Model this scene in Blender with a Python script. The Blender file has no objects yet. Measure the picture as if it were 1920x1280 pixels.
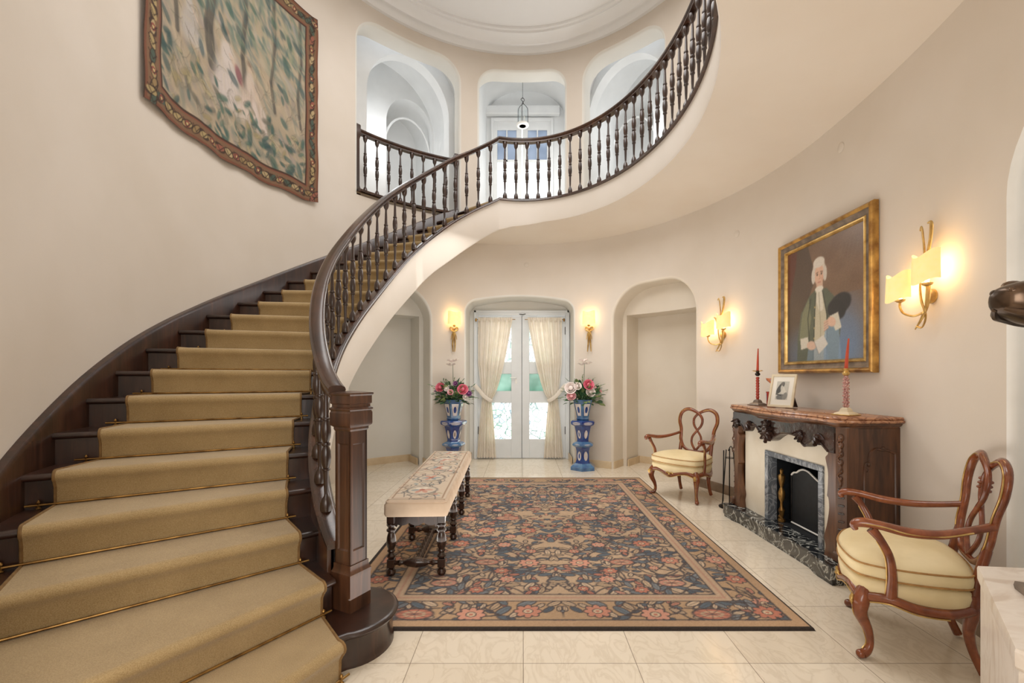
import bpy, math, random
import numpy as np
from mathutils import Vector, Matrix
from mathutils.geometry import delaunay_2d_cdt
R = math.radians
PI = math.pi
random.seed(7)
COL = bpy.context.scene.collection
V = Vector

# ------------------------------------------------------------------ materials
MATS = {}
def srgb(r, g, b):
    def f(c):
        c /= 255.0
        return c / 12.92 if c <= .04045 else ((c + .055) / 1.055) ** 2.4
    return (f(r), f(g), f(b), 1.0)
def newmat(name):
    m = bpy.data.materials.new(name); m.use_nodes = True
    nt = m.node_tree; nt.nodes.clear()
    out = nt.nodes.new('ShaderNodeOutputMaterial')
    b = nt.nodes.new('ShaderNodeBsdfPrincipled')
    nt.links.new(b.outputs[0], out.inputs[0])
    MATS[name] = m
    return m, nt, b, out
def coords(nt, scale=(1, 1, 1), rot=(0, 0, 0), kind='Object'):
    tc = nt.nodes.new('ShaderNodeTexCoord'); mp = nt.nodes.new('ShaderNodeMapping')
    nt.links.new(tc.outputs[kind], mp.inputs[0])
    mp.inputs['Scale'].default_value = scale; mp.inputs['Rotation'].default_value = rot
    return mp.outputs[0]
def tex(nt, kind, vec, **kw):
    n = nt.nodes.new('ShaderNodeTex' + kind)
    nt.links.new(vec, n.inputs['Vector'])
    for k, v in kw.items():
        if k in n.inputs: n.inputs[k].default_value = v
        else: setattr(n, k, v)
    return n
def ramp(nt, fac, stops, interp='LINEAR'):
    r = nt.nodes.new('ShaderNodeValToRGB'); nt.links.new(fac, r.inputs[0])
    cr = r.color_ramp; cr.interpolation = interp
    while len(cr.elements) < len(stops): cr.elements.new(.5)
    for e, (p, c) in zip(cr.elements, stops): e.position = p; e.color = c
    return r.outputs[0]
def bump(nt, h, bsdf, strength=.2, dist=.01):
    b = nt.nodes.new('ShaderNodeBump'); nt.links.new(h, b.inputs['Height'])
    b.inputs['Strength'].default_value = strength; b.inputs['Distance'].default_value = dist
    nt.links.new(b.outputs[0], bsdf.inputs['Normal'])
def mix(nt, fac, a, b, mode='MIX'):
    n = nt.nodes.new('ShaderNodeMix'); n.data_type = 'RGBA'; n.blend_type = mode
    for inp, v in ((n.inputs[0], fac), (n.inputs[6], a), (n.inputs[7], b)):
        if isinstance(v, (int, float, tuple)): inp.default_value = v
        else: nt.links.new(v, inp)
    return n.outputs[2]
def mottled(name, c1, c2, scale=3, rough=.6, metal=0, bumps=0, bscale=40, spec=.5, stretch=(1, 1, 1), coat=0, detail=4, dist=0):
    m, nt, b, o = newmat(name)
    v = coords(nt, stretch)
    n = tex(nt, 'Noise', v, Scale=scale, Detail=detail, Distortion=dist)
    c = ramp(nt, n.outputs['Fac'], [(.32, c1), (.68, c2)])
    nt.links.new(c, b.inputs['Base Color'])
    b.inputs['Roughness'].default_value = rough; b.inputs['Metallic'].default_value = metal
    b.inputs['Specular IOR Level'].default_value = spec
    if coat: b.inputs['Coat Weight'].default_value = coat; b.inputs['Coat Roughness'].default_value = .15
    if bumps:
        n2 = tex(nt, 'Noise', v, Scale=bscale, Detail=3)
        bump(nt, n2.outputs['Fac'], b, bumps)
    return m
def wood(name, c1, c2, c3, rough=.3, scale=6, stretch=(1, 1, .12), coat=.3):
    m, nt, b, o = newmat(name)
    v = coords(nt, stretch)
    n = tex(nt, 'Noise', v, Scale=scale * 5, Detail=6, Distortion=.6)
    w = tex(nt, 'Noise', v, Scale=scale, Detail=2)
    c = ramp(nt, n.outputs['Fac'], [(.3, c1), (.55, c2), (.75, c3)])
    c2_ = mix(nt, .35, c, ramp(nt, w.outputs['Fac'], [(.35, c1), (.65, c3)]))
    nt.links.new(c2_, b.inputs['Base Color'])
    b.inputs['Roughness'].default_value = rough
    b.inputs['Coat Weight'].default_value = coat; b.inputs['Coat Roughness'].default_value = .2
    bump(nt, n.outputs['Fac'], b, .08)
    return m
def flat(name, c, rough=.5, metal=0, emit=None, es=1, bumps=.03):
    m, nt, b, o = newmat(name)
    v = coords(nt)
    n = tex(nt, 'Noise', v, Scale=12, Detail=3)
    d = tuple(max(0, x * .88) for x in c[:3]) + (1,)
    nt.links.new(ramp(nt, n.outputs['Fac'], [(.3, d), (.7, c)]), b.inputs['Base Color'])
    b.inputs['Roughness'].default_value = rough; b.inputs['Metallic'].default_value = metal
    if emit: b.inputs['Emission Color'].default_value = emit; b.inputs['Emission Strength'].default_value = es
    if bumps: bump(nt, n.outputs['Fac'], b, bumps)
    return m
def vcol(name, rough=.7, bumps=.1, bscale=300, sat=1.0):
    m, nt, b, o = newmat(name)
    a = nt.nodes.new('ShaderNodeAttribute'); a.attribute_name = 'paint'
    v = coords(nt)
    n = tex(nt, 'Noise', v, Scale=bscale, Detail=2)
    c = mix(nt, .5, a.outputs['Color'], ramp(nt, n.outputs['Fac'], [(.3, (.78, .78, .78, 1)), (.7, (1, 1, 1, 1))]), 'MULTIPLY')
    nt.links.new(c, b.inputs['Base Color'])
    b.inputs['Roughness'].default_value = rough
    bump(nt, n.outputs['Fac'], b, bumps)
    return m

mottled('wall', srgb(213, 202, 188), srgb(220, 210, 198), 1.2, .75, bumps=.04, bscale=90)
mottled('plaster_white', srgb(222, 219, 211), srgb(230, 228, 221), 1.2, .8, bumps=.03, bscale=90)
mottled('plaster_cream', srgb(220, 209, 192), srgb(228, 219, 204), 1.5, .8, bumps=.03, bscale=90)
mottled('soffit', srgb(226, 215, 201), srgb(232, 223, 211), 1.2, .75, bumps=.03, bscale=90)
mottled('ceiling_white', srgb(230, 230, 230), srgb(236, 236, 236), 1, .8)
mottled('fascia', srgb(222, 213, 201), srgb(229, 221, 211), 1.2, .75, bumps=.03, bscale=90)
mottled('skirting_beige', srgb(205, 180, 144), srgb(218, 196, 162), 8, .35)
mottled('skirting_brown', srgb(112, 92, 72), srgb(138, 116, 94), 8, .4)
mottled('door_white', srgb(216, 220, 222), srgb(226, 230, 232), 3, .4)
mottled('upper_white', srgb(228, 230, 230), srgb(236, 238, 238), 3, .5)
wood('dark_wood', srgb(28, 15, 10), srgb(50, 28, 19), srgb(76, 46, 31), .28)
wood('newel_wood', srgb(36, 20, 13), srgb(70, 42, 27), srgb(100, 64, 42), .34, stretch=(1, 1, .08))
wood('rail_wood', srgb(32, 19, 14), srgb(58, 36, 26), srgb(88, 58, 42), .22, stretch=(.4, .4, .4))
wood('baluster_wood', srgb(28, 17, 13), srgb(50, 31, 22), srgb(80, 52, 36), .3)
wood('tread_wood', srgb(24, 13, 9), srgb(44, 25, 18), srgb(72, 44, 32), .3, stretch=(.3, .3, 1))
wood('chair_wood', srgb(82, 36, 18), srgb(124, 62, 34), srgb(158, 88, 50), .2, stretch=(.5, .5, .5))
wood('mantel_wood', srgb(50, 29, 18), srgb(90, 55, 34), srgb(122, 80, 51), .32, stretch=(1, 1, .12))
wood('bench_wood', srgb(22, 12, 8), srgb(42, 25, 17), srgb(66, 41, 28), .25)
mottled('carved_dark', srgb(24, 16, 14), srgb(66, 46, 38), 9, .18, bumps=.3, bscale=25, coat=.15)
mottled('brass', srgb(110, 78, 40), srgb(178, 138, 78), 12, .35, metal=.85)
mottled('gilt', srgb(166, 128, 66), srgb(222, 188, 118), 14, .32, metal=.7)
mottled('frame_gilt', srgb(128, 88, 42), srgb(206, 160, 84), 10, .32, metal=.6, bumps=.1, bscale=60)
mottled('frame_grey', srgb(98, 84, 72), srgb(140, 124, 108), 14, .4, metal=.3)
mottled('iron', srgb(16, 14, 13), srgb(38, 34, 32), 20, .4, metal=.6)
mottled('bronze', srgb(48, 38, 30), srgb(128, 104, 84), 7, .25, metal=.8, bumps=.1, bscale=12)
mottled('curtain', srgb(236, 226, 210), srgb(244, 236, 224), 6, .9, bumps=.05, bscale=200)
mottled('infill', srgb(222, 212, 192), srgb(230, 222, 204), 6, .8, bumps=.05, bscale=60)
def _cur():
    m = MATS['curtain']; nt = m.node_tree; o = [n for n in nt.nodes if n.type == 'OUTPUT_MATERIAL'][0]; b = [n for n in nt.nodes if n.type == 'BSDF_PRINCIPLED'][0]
    tl = nt.nodes.new('ShaderNodeBsdfTranslucent'); tl.inputs[0].default_value = (.96, .86, .70, 1); mx = nt.nodes.new('ShaderNodeMixShader'); mx.inputs[0].default_value = .16
    nt.links.new(b.outputs[0], mx.inputs[1]); nt.links.new(tl.outputs[0], mx.inputs[2]); nt.links.new(mx.outputs[0], o.inputs[0])
_cur()
mottled('cushion', srgb(222, 202, 156), srgb(234, 217, 176), 5, .85, bumps=.15, bscale=30, spec=.2)
mottled('piping', srgb(150, 108, 58), srgb(176, 132, 76), 30, .8)
mottled('candle_red', srgb(170, 58, 36), srgb(196, 76, 48), 8, .45)
mottled('binding', srgb(112, 84, 48), srgb(136, 104, 62), 30, .9)
mottled('white_paint', srgb(236, 235, 230), srgb(246, 245, 240), 4, .5)
mottled('paper', srgb(226, 222, 210), srgb(236, 232, 222), 4, .7)
mottled('bench_cloth', srgb(190, 166, 142), srgb(206, 184, 160), 8, .9)
mottled('cream_leather', srgb(206, 192, 162), srgb(226, 212, 184), 8, .5)
mottled('firebox', srgb(10, 14, 18), srgb(20, 26, 32), 20, .6)
mottled('red_enamel', srgb(150, 40, 26), srgb(182, 62, 40), 6, .25)
mottled('orange_enamel', srgb(206, 112, 66), srgb(226, 150, 104), 20, .3)
mottled('lilac_enamel', srgb(150, 146, 166), srgb(186, 180, 196), 20, .3)
mottled('porcelain_blue', srgb(16, 38, 108), srgb(36, 78, 148), 14, .08, coat=.8)
mottled('porcelain_teal', srgb(44, 86, 138), srgb(86, 130, 168), 10, .1, coat=.8)
mottled('porcelain_white', srgb(206, 196, 192), srgb(226, 222, 222), 18, .1, coat=.6)
mottled('leaf_dark', srgb(34, 72, 46), srgb(74, 116, 74), 22, .5)
mottled('leaf_light', srgb(104, 132, 72), srgb(158, 172, 112), 22, .5)
mottled('beaded_glass', srgb(120, 44, 54), srgb(214, 170, 156), 90, .15, coat=.5)
mottled('paving', srgb(196, 196, 192), srgb(216, 216, 212), 8, .8)
mottled('rose_pink', srgb(206, 84, 108), srgb(236, 132, 150), 24, .6)
mottled('rose_white', srgb(232, 216, 210), srgb(246, 238, 232), 24, .6)
mottled('rose_pale', srgb(232, 160, 168), srgb(246, 196, 198), 24, .6)
mottled('bloom_purple', srgb(112, 62, 112), srgb(160, 104, 150), 24, .6)
mottled('shadow_gap', srgb(30, 26, 24), srgb(44, 40, 36), 20, .8)

# stair runner
def _runner():
    m, nt, b, o = newmat('runner')
    v = coords(nt)
    n = tex(nt, 'Noise', v, Scale=5, Detail=4)
    n2 = tex(nt, 'Noise', v, Scale=260, Detail=2)
    c = ramp(nt, n.outputs['Fac'], [(.3, srgb(154, 129, 88)), (.7, srgb(173, 147, 104))])
    c = mix(nt, .35, c, ramp(nt, n2.outputs['Fac'], [(.35, srgb(130, 106, 68)), (.65, srgb(196, 172, 128))]))
    nt.links.new(c, b.inputs['Base Color'])
    b.inputs['Roughness'].default_value = .95; b.inputs['Specular IOR Level'].default_value = .1
    b.inputs['Sheen Weight'].default_value = .3
    bump(nt, n2.outputs['Fac'], b, .5, .003)
_runner()
# floor tiles: polished cream marble laid in a 0.55 m grid
def _floor():
    m, nt, b, o = newmat('floor_tiles')
    tc = nt.nodes.new('ShaderNodeTexCoord')
    mp = nt.nodes.new('ShaderNodeMapping'); nt.links.new(tc.outputs['Object'], mp.inputs[0])
    T = .552
    mp.inputs['Location'].default_value = (-.003 / T + 20, -2.224 / T + 20, 0)
    mp.inputs['Scale'].default_value = (1 / T, 1 / T, 1)
    br = tex(nt, 'Brick', mp.outputs[0], **{'Scale': 1.0, 'Mortar Size': .0035, 'Mortar Smooth': .1, 'Brick Width': 1.0, 'Row Height': 1.0, 'Bias': 0.0})
    br.offset = 0; br.squash = 1
    br.inputs['Color1'].default_value = srgb(226, 213, 192); br.inputs['Color2'].default_value = srgb(234, 223, 204)
    br.inputs['Mortar'].default_value = srgb(150, 136, 118)
    v = coords(nt, (1, .5, 1), (0, 0, .5))
    n = tex(nt, 'Noise', v, Scale=7, Detail=8, Distortion=2.2)
    veins = ramp(nt, n.outputs['Fac'], [(.44, (1, 1, 1, 1)), (.5, (.84, .81, .77, 1)), (.56, (1, 1, 1, 1))])
    c = mix(nt, .6, br.outputs['Color'], veins, 'MULTIPLY')
    nt.links.new(c, b.inputs['Base Color'])
    b.inputs['Roughness'].default_value = .11
    b.inputs['Specular IOR Level'].default_value = .45
_floor()
def marble(name, base, vein, vein2, scale, rough=.12, thick=.06):
    m, nt, b, o = newmat(name)
    v = coords(nt)
    n = tex(nt, 'Noise', v, Scale=scale, Detail=8, Distortion=2.5)
    n2 = tex(nt, 'Voronoi', v, Scale=scale * 1.6); n2.feature = 'DISTANCE_TO_EDGE'
    dn = nt.nodes.new('ShaderNodeMixRGB'); dn.inputs[0].default_value = .25
    nt.links.new(v, dn.inputs[1]); nt.links.new(n.outputs['Color'], dn.inputs[2]); nt.links.new(dn.outputs[0], n2.inputs['Vector'])
    c = ramp(nt, n.outputs['Fac'], [(.5 - thick, base), (.5, vein), (.5 + thick, base)])
    e = ramp(nt, n2.outputs['Distance'], [(0, vein2), (.06, (0, 0, 0, 1))])
    c = mix(nt, .25 if sum(base[:3]) < .6 else 0.0, c, e, 'SCREEN')
    nt.links.new(c, b.inputs['Base Color']); b.inputs['Roughness'].default_value = rough
marble('marble_dark', srgb(22, 26, 30), srgb(190, 192, 186), srgb(70, 74, 78), 5, thick=.035)
marble('marble_grey', srgb(96, 102, 110), srgb(150, 156, 162), srgb(90, 95, 100), 7)
marble('marble_rose', srgb(176, 128, 96), srgb(116, 74, 56), srgb(60, 50, 40), 5, .15)
def _mw():
    m, nt, b, o = newmat('marble_white')
    v = coords(nt, (1, 3, 1.4), (0, 0, .6))
    n = tex(nt, 'Noise', v, Scale=3.5, Detail=8, Distortion=1.5)
    nt.links.new(ramp(nt, n.outputs['Fac'], [(.35, srgb(206, 190, 174)), (.5, srgb(228, 218, 206)), (.7, srgb(216, 202, 188))]), b.inputs['Base Color'])
    b.inputs['Roughness'].default_value = .3
_mw()
vcol('rug_paint', .95, .3, 420)
vcol('tapestry_paint', .95, .25, 260)
vcol('oil_paint', .3, .05, 120)
vcol('seat_paint', .9, .2, 300)
vcol('photo_paint', .3, 0, 50)
# lamp shade: parchment lit from inside
def _shade(name, es, c):
    m, nt, b, o = newmat(name)
    v = coords(nt)
    n = tex(nt, 'Noise', v, Scale=30, Detail=3)
    nt.links.new(ramp(nt, n.outputs['Fac'], [(.3, srgb(244, 216, 150)), (.7, srgb(250, 228, 170))]), b.inputs['Base Color'])
    b.inputs['Emission Color'].default_value = c; b.inputs['Emission Strength'].default_value = es
    b.inputs['Roughness'].default_value = .8
_shade('shade', .42, srgb(255, 214, 130))
_shade('shade_hot', .6, srgb(255, 222, 140))
flat('bulb', (1, .85, .6, 1), emit=(1, .85, .6, 1), es=8)
# window glass
def _glass():
    m, nt, b, o = newmat('clear_glass')
    v = coords(nt); n = tex(nt, 'Noise', v, Scale=3)
    tr = nt.nodes.new('ShaderNodeBsdfTransparent'); gl = nt.nodes.new('ShaderNodeBsdfGlossy'); gl.inputs['Roughness'].default_value = .03
    nt.links.new(ramp(nt, n.outputs['Fac'], [(0, (.93, .97, .98, 1)), (1, (.96, .98, .99, 1))]), tr.inputs[0])
    mx = nt.nodes.new('ShaderNodeMixShader'); mx.inputs[0].default_value = .08
    nt.links.new(tr.outputs[0], mx.inputs[1]); nt.links.new(gl.outputs[0], mx.inputs[2]); nt.links.new(mx.outputs[0], o.inputs[0])
    # leaded and stained door glass, milky and lit by the daylight behind it
    for name, kind in (('leaded_glass', 0), ('green_glass', 1), ('grey_glass', 2)):
        m, nt, b, o = newmat(name)
        v = coords(nt)
        if kind == 0:
            vo = tex(nt, 'Voronoi', v, Scale=11); vo.feature = 'DISTANCE_TO_EDGE'
            vc = tex(nt, 'Voronoi', v, Scale=11)
            sep = nt.nodes.new('ShaderNodeSeparateColor'); nt.links.new(vc.outputs['Color'], sep.inputs[0])
            tone = ramp(nt, sep.outputs[0], [(0, (.98, .98, .96, 1)), (.5, (.70, .84, .74, 1)), (.7, (.98, .98, .97, 1)), (.92, (.62, .72, .80, 1))], 'CONSTANT')
            c = mix(nt, ramp(nt, vo.outputs['Distance'], [(.02, (0, 0, 0, 1)), (.05, (1, 1, 1, 1))]), (.18, .26, .25, 1), tone)
        elif kind == 1:
            n = tex(nt, 'Noise', v, Scale=3.5, Detail=2)
            c = ramp(nt, n.outputs['Fac'], [(.35, (.16, .30, .24, 1)), (.65, (.34, .48, .42, 1))])
        else:
            n = tex(nt, 'Noise', v, Scale=2)
            c = ramp(nt, n.outputs['Fac'], [(.35, (.36, .40, .46, 1)), (.65, (.46, .50, .56, 1))])
        tl = nt.nodes.new('ShaderNodeBsdfTranslucent'); nt.links.new(c, tl.inputs[0])
        gl = nt.nodes.new('ShaderNodeBsdfGlossy'); gl.inputs['Roughness'].default_value = .1
        mx = nt.nodes.new('ShaderNodeMixShader'); mx.inputs[0].default_value = .05
        nt.links.new(tl.outputs[0], mx.inputs[1]); nt.links.new(gl.outputs[0], mx.inputs[2]); nt.links.new(mx.outputs[0], o.inputs[0])
_glass()

# ------------------------------------------------------------------ mesh building
def frames(P, up=V((0, 0, 1))):
    n = len(P); T = []
    for i in range(n):
        a = P[max(i - 1, 0)]; b = P[min(i + 1, n - 1)]
        t = (b - a); T.append(t.normalized() if t.length > 1e-9 else V((0, 0, 1)))
    r = up.cross(T[0])
    if r.length < 1e-3: r = V((1, 0, 0)).cross(T[0])
    if r.length < 1e-3: r = V((0, 1, 0))
    r.normalize(); F = []
    for i in range(n):
        r = (r - T[i] * r.dot(T[i])).normalized()
        F.append((T[i], r, T[i].cross(r)))
    return F
def spline(pts, n=6, closed=False):
    """Catmull-Rom through points of any dimension (tuples); returns list of tuples"""
    P = [tuple(p) for p in pts]; out = []; N = len(P)
    rng = range(N) if closed else range(N - 1)
    for i in rng:
        p1 = P[i]; p2 = P[(i + 1) % N]
        p0 = P[(i - 1) % N] if (closed or i > 0) else p1
        p3 = P[(i + 2) % N] if (closed or i + 2 < N) else p2
        for j in range(n):
            t = j / n
            out.append(tuple(.5 * (2 * b + (c - a) * t + (2 * a - 5 * b + 4 * c - d) * t * t + (3 * b - a - 3 * c + d) * t ** 3)
                             for a, b, c, d in zip(p0, p1, p2, p3)))
    if not closed: out.append(P[-1])
    return out
class MB:
    def __init__(s): s.v = []; s.f = []; s.mi = []; s.m = 0; s.X = Matrix.Identity(4)
    def at(s, M): s.X = M; return s
    def add(s, vs, fs):
        o = len(s.v); s.v += [tuple(s.X @ V(v)) for v in vs]
        s.f += [tuple(i + o for i in f) for f in fs]; s.mi += [s.m] * len(fs)
        return s
    def box(s, x0, x1, y0, y1, z0, z1, bev=0):
        if bev <= 0:
            vs = [(x, y, z) for z in (z0, z1) for y in (y0, y1) for x in (x0, x1)]
            return s.add(vs, [(0, 2, 3, 1), (4, 5, 7, 6), (0, 1, 5, 4), (2, 6, 7, 3), (0, 4, 6, 2), (1, 3, 7, 5)])
        b = min(bev, (x1 - x0) / 2.01, (y1 - y0) / 2.01, (z1 - z0) / 2.01)
        def ring(i, z):
            return [(x0 + b, y0 + i, z), (x1 - b, y0 + i, z), (x1 - i, y0 + b, z), (x1 - i, y1 - b, z), (x1 - b, y1 - i, z), (x0 + b, y1 - i, z), (x0 + i, y1 - b, z), (x0 + i, y0 + b, z)]
        return s.loft([ring(b, z0), ring(0, z0 + b), ring(0, z1 - b), ring(b, z1)], True)
    def loft(s, rings, caps=True, closed=True):
        n = len(rings[0]); vs = [p for r in rings for p in r]; fs = []
        m = n if closed else n - 1
        for i in range(len(rings) - 1):
            for j in range(m):
                k = (j + 1) % n
                fs.append((i * n + j, i * n + k, (i + 1) * n + k, (i + 1) * n + j))
        if caps and closed:
            fs.append(tuple(reversed(range(n)))); fs.append(tuple((len(rings) - 1) * n + j for j in range(n)))
        return s.add(vs, fs)
    def lathe(s, prof, n=20, c=(0, 0, 0), rot=0, caps=True):
        rings = [[(c[0] + r * math.cos(rot + 2 * PI * j / n), c[1] + r * math.sin(rot + 2 * PI * j / n), c[2] + z) for j in range(n)] for r, z in prof]
        return s.loft(rings, caps)
    def tube(s, pts, rad, n=8, sm=0, flat=1.0, up=V((0, 0, 1)), caps=True, closed=False):
        """rad: number or list; flat scales the section along the binormal"""
        if not isinstance(rad, (list, tuple)): rad = [rad] * len(pts)
        if sm:
            q = spline([tuple(p) + (r,) for p, r in zip(pts, rad)], sm, closed)
            if closed: q.append(q[0])
            pts = [p[:3] for p in q]; rad = [p[3] for p in q]
        P = [V(p) for p in pts]; F = frames(P, up); rings = []
        for p, (t, a, b), r in zip(P, F, rad):
            rings.append([tuple(p + a * (r * math.cos(2 * PI * j / n)) + b * (r * flat * math.sin(2 * PI * j / n))) for j in range(n)])
        return s.loft(rings, caps)
    def sweep(s, P, N, prof, caps=True):
        """P points, N horizontal side vectors, prof closed list of (off, dz)"""
        rings = [[(p[0] + n[0] * o, p[1] + n[1] * o, p[2] + z) for o, z in prof] for p, n in zip(P, N)]
        return s.loft(rings, caps)
    def prism(s, poly, z0, z1):
        n = len(poly)
        return s.loft([[(x, y, z0) for x, y in poly], [(x, y, z1) for x, y in poly]], True)
    def ball(s, c, r, n=12, sc=(1, 1, 1)):
        prof = [(max(1e-4, math.sin(PI * i / (n // 2 + 2))), -math.cos(PI * i / (n // 2 + 2))) for i in range(n // 2 + 3)]
        rings = [[(c[0] + r * sc[0] * a * math.cos(2 * PI * j / n), c[1] + r * sc[1] * a * math.sin(2 * PI * j / n), c[2] + r * sc[2] * z) for j in range(n)] for a, z in prof]
        return s.loft(rings, True)
    def build(s, name, mat, parent=None, smooth=35, fix=True):
        me = bpy.data.meshes.new(name)
        me.from_pydata(s.v, [], s.f)
        mats = mat if isinstance(mat, (list, tuple)) else [mat]
        for m in mats: me.materials.append(MATS[m])
        if len(mats) > 1: me.polygons.foreach_set('material_index', s.mi)
        if fix:
            import bmesh
            bm = bmesh.new(); bm.from_mesh(me)
            bmesh.ops.recalc_face_normals(bm, faces=bm.faces[:]); bm.to_mesh(me); bm.free()
        me.update()
        if smooth:
            me.polygons.foreach_set('use_smooth', [True] * len(me.polygons))
            me.set_sharp_from_angle(angle=R(smooth))
        o = bpy.data.objects.new(name, me); COL.objects.link(o)
        if parent: o.parent = parent
        return o
def thing(name, label, cat, loc=(0, 0, 0), rz=0, group=None):
    o = bpy.data.objects.new(name, None); COL.objects.link(o)
    o.empty_display_size = .1
    o.location = loc; o.rotation_euler = (0, 0, rz); o['label'] = label; o['category'] = cat
    if group: o['group'] = group
    return o
def tag(o, label, cat, group=None, kind=None):
    o['label'] = label; o['category'] = cat
    if group: o['group'] = group
    if kind: o['kind'] = kind
    return o
def struct(o, label=None, cat=None):
    o['kind'] = 'structure'
    if label: o['label'] = label; o['category'] = cat
    return o
def dup(root, loc, rz, label=None, group=None):
    def cp(o, par):
        c = o.copy(); COL.objects.link(c)
        if par: c.parent = par
        for ch in list(kids.get(o.name, [])): cp(ch, c)
        return c
    kids = {}
    for o in bpy.data.objects:
        if o.parent: kids.setdefault(o.parent.name, []).append(o)
    r = cp(root, None); r.location = loc; r.rotation_euler = (0, 0, rz)
    if label: r['label'] = label
    if group: r['group'] = group
    return r

# ------------------------------------------------------------------ painted surfaces (colour attribute on a dense grid)
class Canvas:
    def __init__(s, w, h, c):
        s.w, s.h = w, h; s.a = np.ones((h, w, 3)) * np.array(c) / 255.
        s.y, s.x = np.mgrid[0:h, 0:w].astype(float)
    def mask(s, m, c, alpha=1.0):
        m = (m * alpha)[..., None]; s.a = s.a * (1 - m) + m * np.array(c) / 255.
    def ell(s, cx, cy, rx, ry, c, ang=0, alpha=1., soft=.15):
        r = max(rx, ry) + 3
        x0, x1 = int(max(0, cx - r)), int(min(s.w, cx + r + 1)); y0, y1 = int(max(0, cy - r)), int(min(s.h, cy + r + 1))
        if x0 >= x1 or y0 >= y1: return
        X = s.x[y0:y1, x0:x1] - cx; Y = s.y[y0:y1, x0:x1] - cy
        ca, sa = math.cos(ang), math.sin(ang)
        u = (X * ca + Y * sa) / max(rx, .3); v = (-X * sa + Y * ca) / max(ry, .3)
        d = np.sqrt(u * u + v * v)
        m = np.clip((1 - d) / soft + .5, 0, 1)[..., None] * alpha
        s.a[y0:y1, x0:x1] = s.a[y0:y1, x0:x1] * (1 - m) + m * np.array(c) / 255.
    def line(s, pts, wd, c, alpha=1.):
        for (x0, y0), (x1, y1) in zip(pts[:-1], pts[1:]):
            a, b = int(max(0, min(x0, x1) - wd - 2)), int(min(s.w, max(x0, x1) + wd + 3))
            e, f = int(max(0, min(y0, y1) - wd - 2)), int(min(s.h, max(y0, y1) + wd + 3))
            if a >= b or e >= f: continue
            X = s.x[e:f, a:b]; Y = s.y[e:f, a:b]
            dx, dy = x1 - x0, y1 - y0; L = dx * dx + dy * dy + 1e-9
            t = np.clip(((X - x0) * dx + (Y - y0) * dy) / L, 0, 1)
            d = np.hypot(X - x0 - t * dx, Y - y0 - t * dy)
            m = np.clip(wd / 2 - d + .5, 0, 1)[..., None] * alpha
            s.a[e:f, a:b] = s.a[e:f, a:b] * (1 - m) + m * np.array(c) / 255.
    def poly(s, pts, c, alpha=1.):
        xs = [p[0] for p in pts]; ys = [p[1] for p in pts]
        a, b = int(max(0, min(xs))), int(min(s.w, max(xs) + 2)); e, f = int(max(0, min(ys))), int(min(s.h, max(ys) + 2))
        if a >= b or e >= f: return
        X = s.x[e:f, a:b]; Y = s.y[e:f, a:b]; ins = np.zeros(X.shape, bool)
        n = len(pts)
        for i in range(n):
            x0, y0 = pts[i]; x1, y1 = pts[(i + 1) % n]
            cond = ((y0 > Y) != (y1 > Y)) & (X < (x1 - x0) * (Y - y0) / (y1 - y0 + 1e-12) + x0)
            ins ^= cond
        m = ins.astype(float)[..., None] * alpha
        s.a[e:f, a:b] = s.a[e:f, a:b] * (1 - m) + m * np.array(c) / 255.
def paint_mesh(name, cv, mapfn, mat, parent=None, extra=None):
    """cv row 0 is the top. mapfn(u,v arrays)-> x,y,z arrays, v up"""
    h, w = cv.h, cv.w
    u = cv.x / (w - 1); v = 1 - cv.y / (h - 1)
    X, Y, Z = mapfn(u, v)
    co = np.stack([X, Y, Z], -1).reshape(-1, 3)
    idx = np.arange(h * w).reshape(h, w)
    q = np.stack([idx[1:, :-1], idx[1:, 1:], idx[:-1, 1:], idx[:-1, :-1]], -1).reshape(-1, 4)
    me = bpy.data.meshes.new(name)
    me.vertices.add(h * w); me.vertices.foreach_set('co', co.astype(np.float32).ravel())
    me.loops.add(q.size); me.loops.foreach_set('vertex_index', q.astype(np.int32).ravel())
    me.polygons.add(len(q)); me.polygons.foreach_set('loop_start', np.arange(0, q.size, 4, dtype=np.int32))
    me.update(calc_edges=True)
    a = np.clip(cv.a, 0, 1); lin = np.where(a <= .04045, a / 12.92, ((a + .055) / 1.055) ** 2.4)
    rgba = np.concatenate([lin.reshape(-1, 3), np.ones((h * w, 1))], 1).astype(np.float32)
    at = me.color_attributes.new('paint', 'FLOAT_COLOR', 'POINT'); at.data.foreach_set('color', rgba.ravel())
    me.materials.append(MATS[mat])
    me.polygons.foreach_set('use_smooth', [True] * len(me.polygons))
    o = bpy.data.objects.new(name, me); COL.objects.link(o)
    if parent: o.parent = parent
    return o
# ------------------------------------------------------------------ plan of the oval hall
CY = 4.1
def hall(t, off=0.0):
    """outer wall, t in degrees (90 = far, 0 = right, 180 = left)"""
    c, s = math.cos(R(t)), math.sin(R(t))
    a = 2.65 if c >= 0 else 3.0
    b = 3.27 if s >= 0 else (4.6 if c >= 0 else 3.55)
    n = V((c / a, s / b)).normalized()
    return V((a * c, CY + b * s)) + n * off, n
IY = 4.27
def inner(t, off=0.0):
    """edge of the stairwell opening / inner string; off>0 outward"""
    c, s = math.cos(R(t)), math.sin(R(t))
    a = 1.553 if c >= 0 else 1.585
    n = V((c / a, s / 2.31)).normalized()
    return V((a * c, IY + 2.31 * s)) + n * off, n
FLOOR2 = 3.96
SOF = 3.56
TOP = 6.62
T0, T1 = -62.0, 240.8
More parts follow.
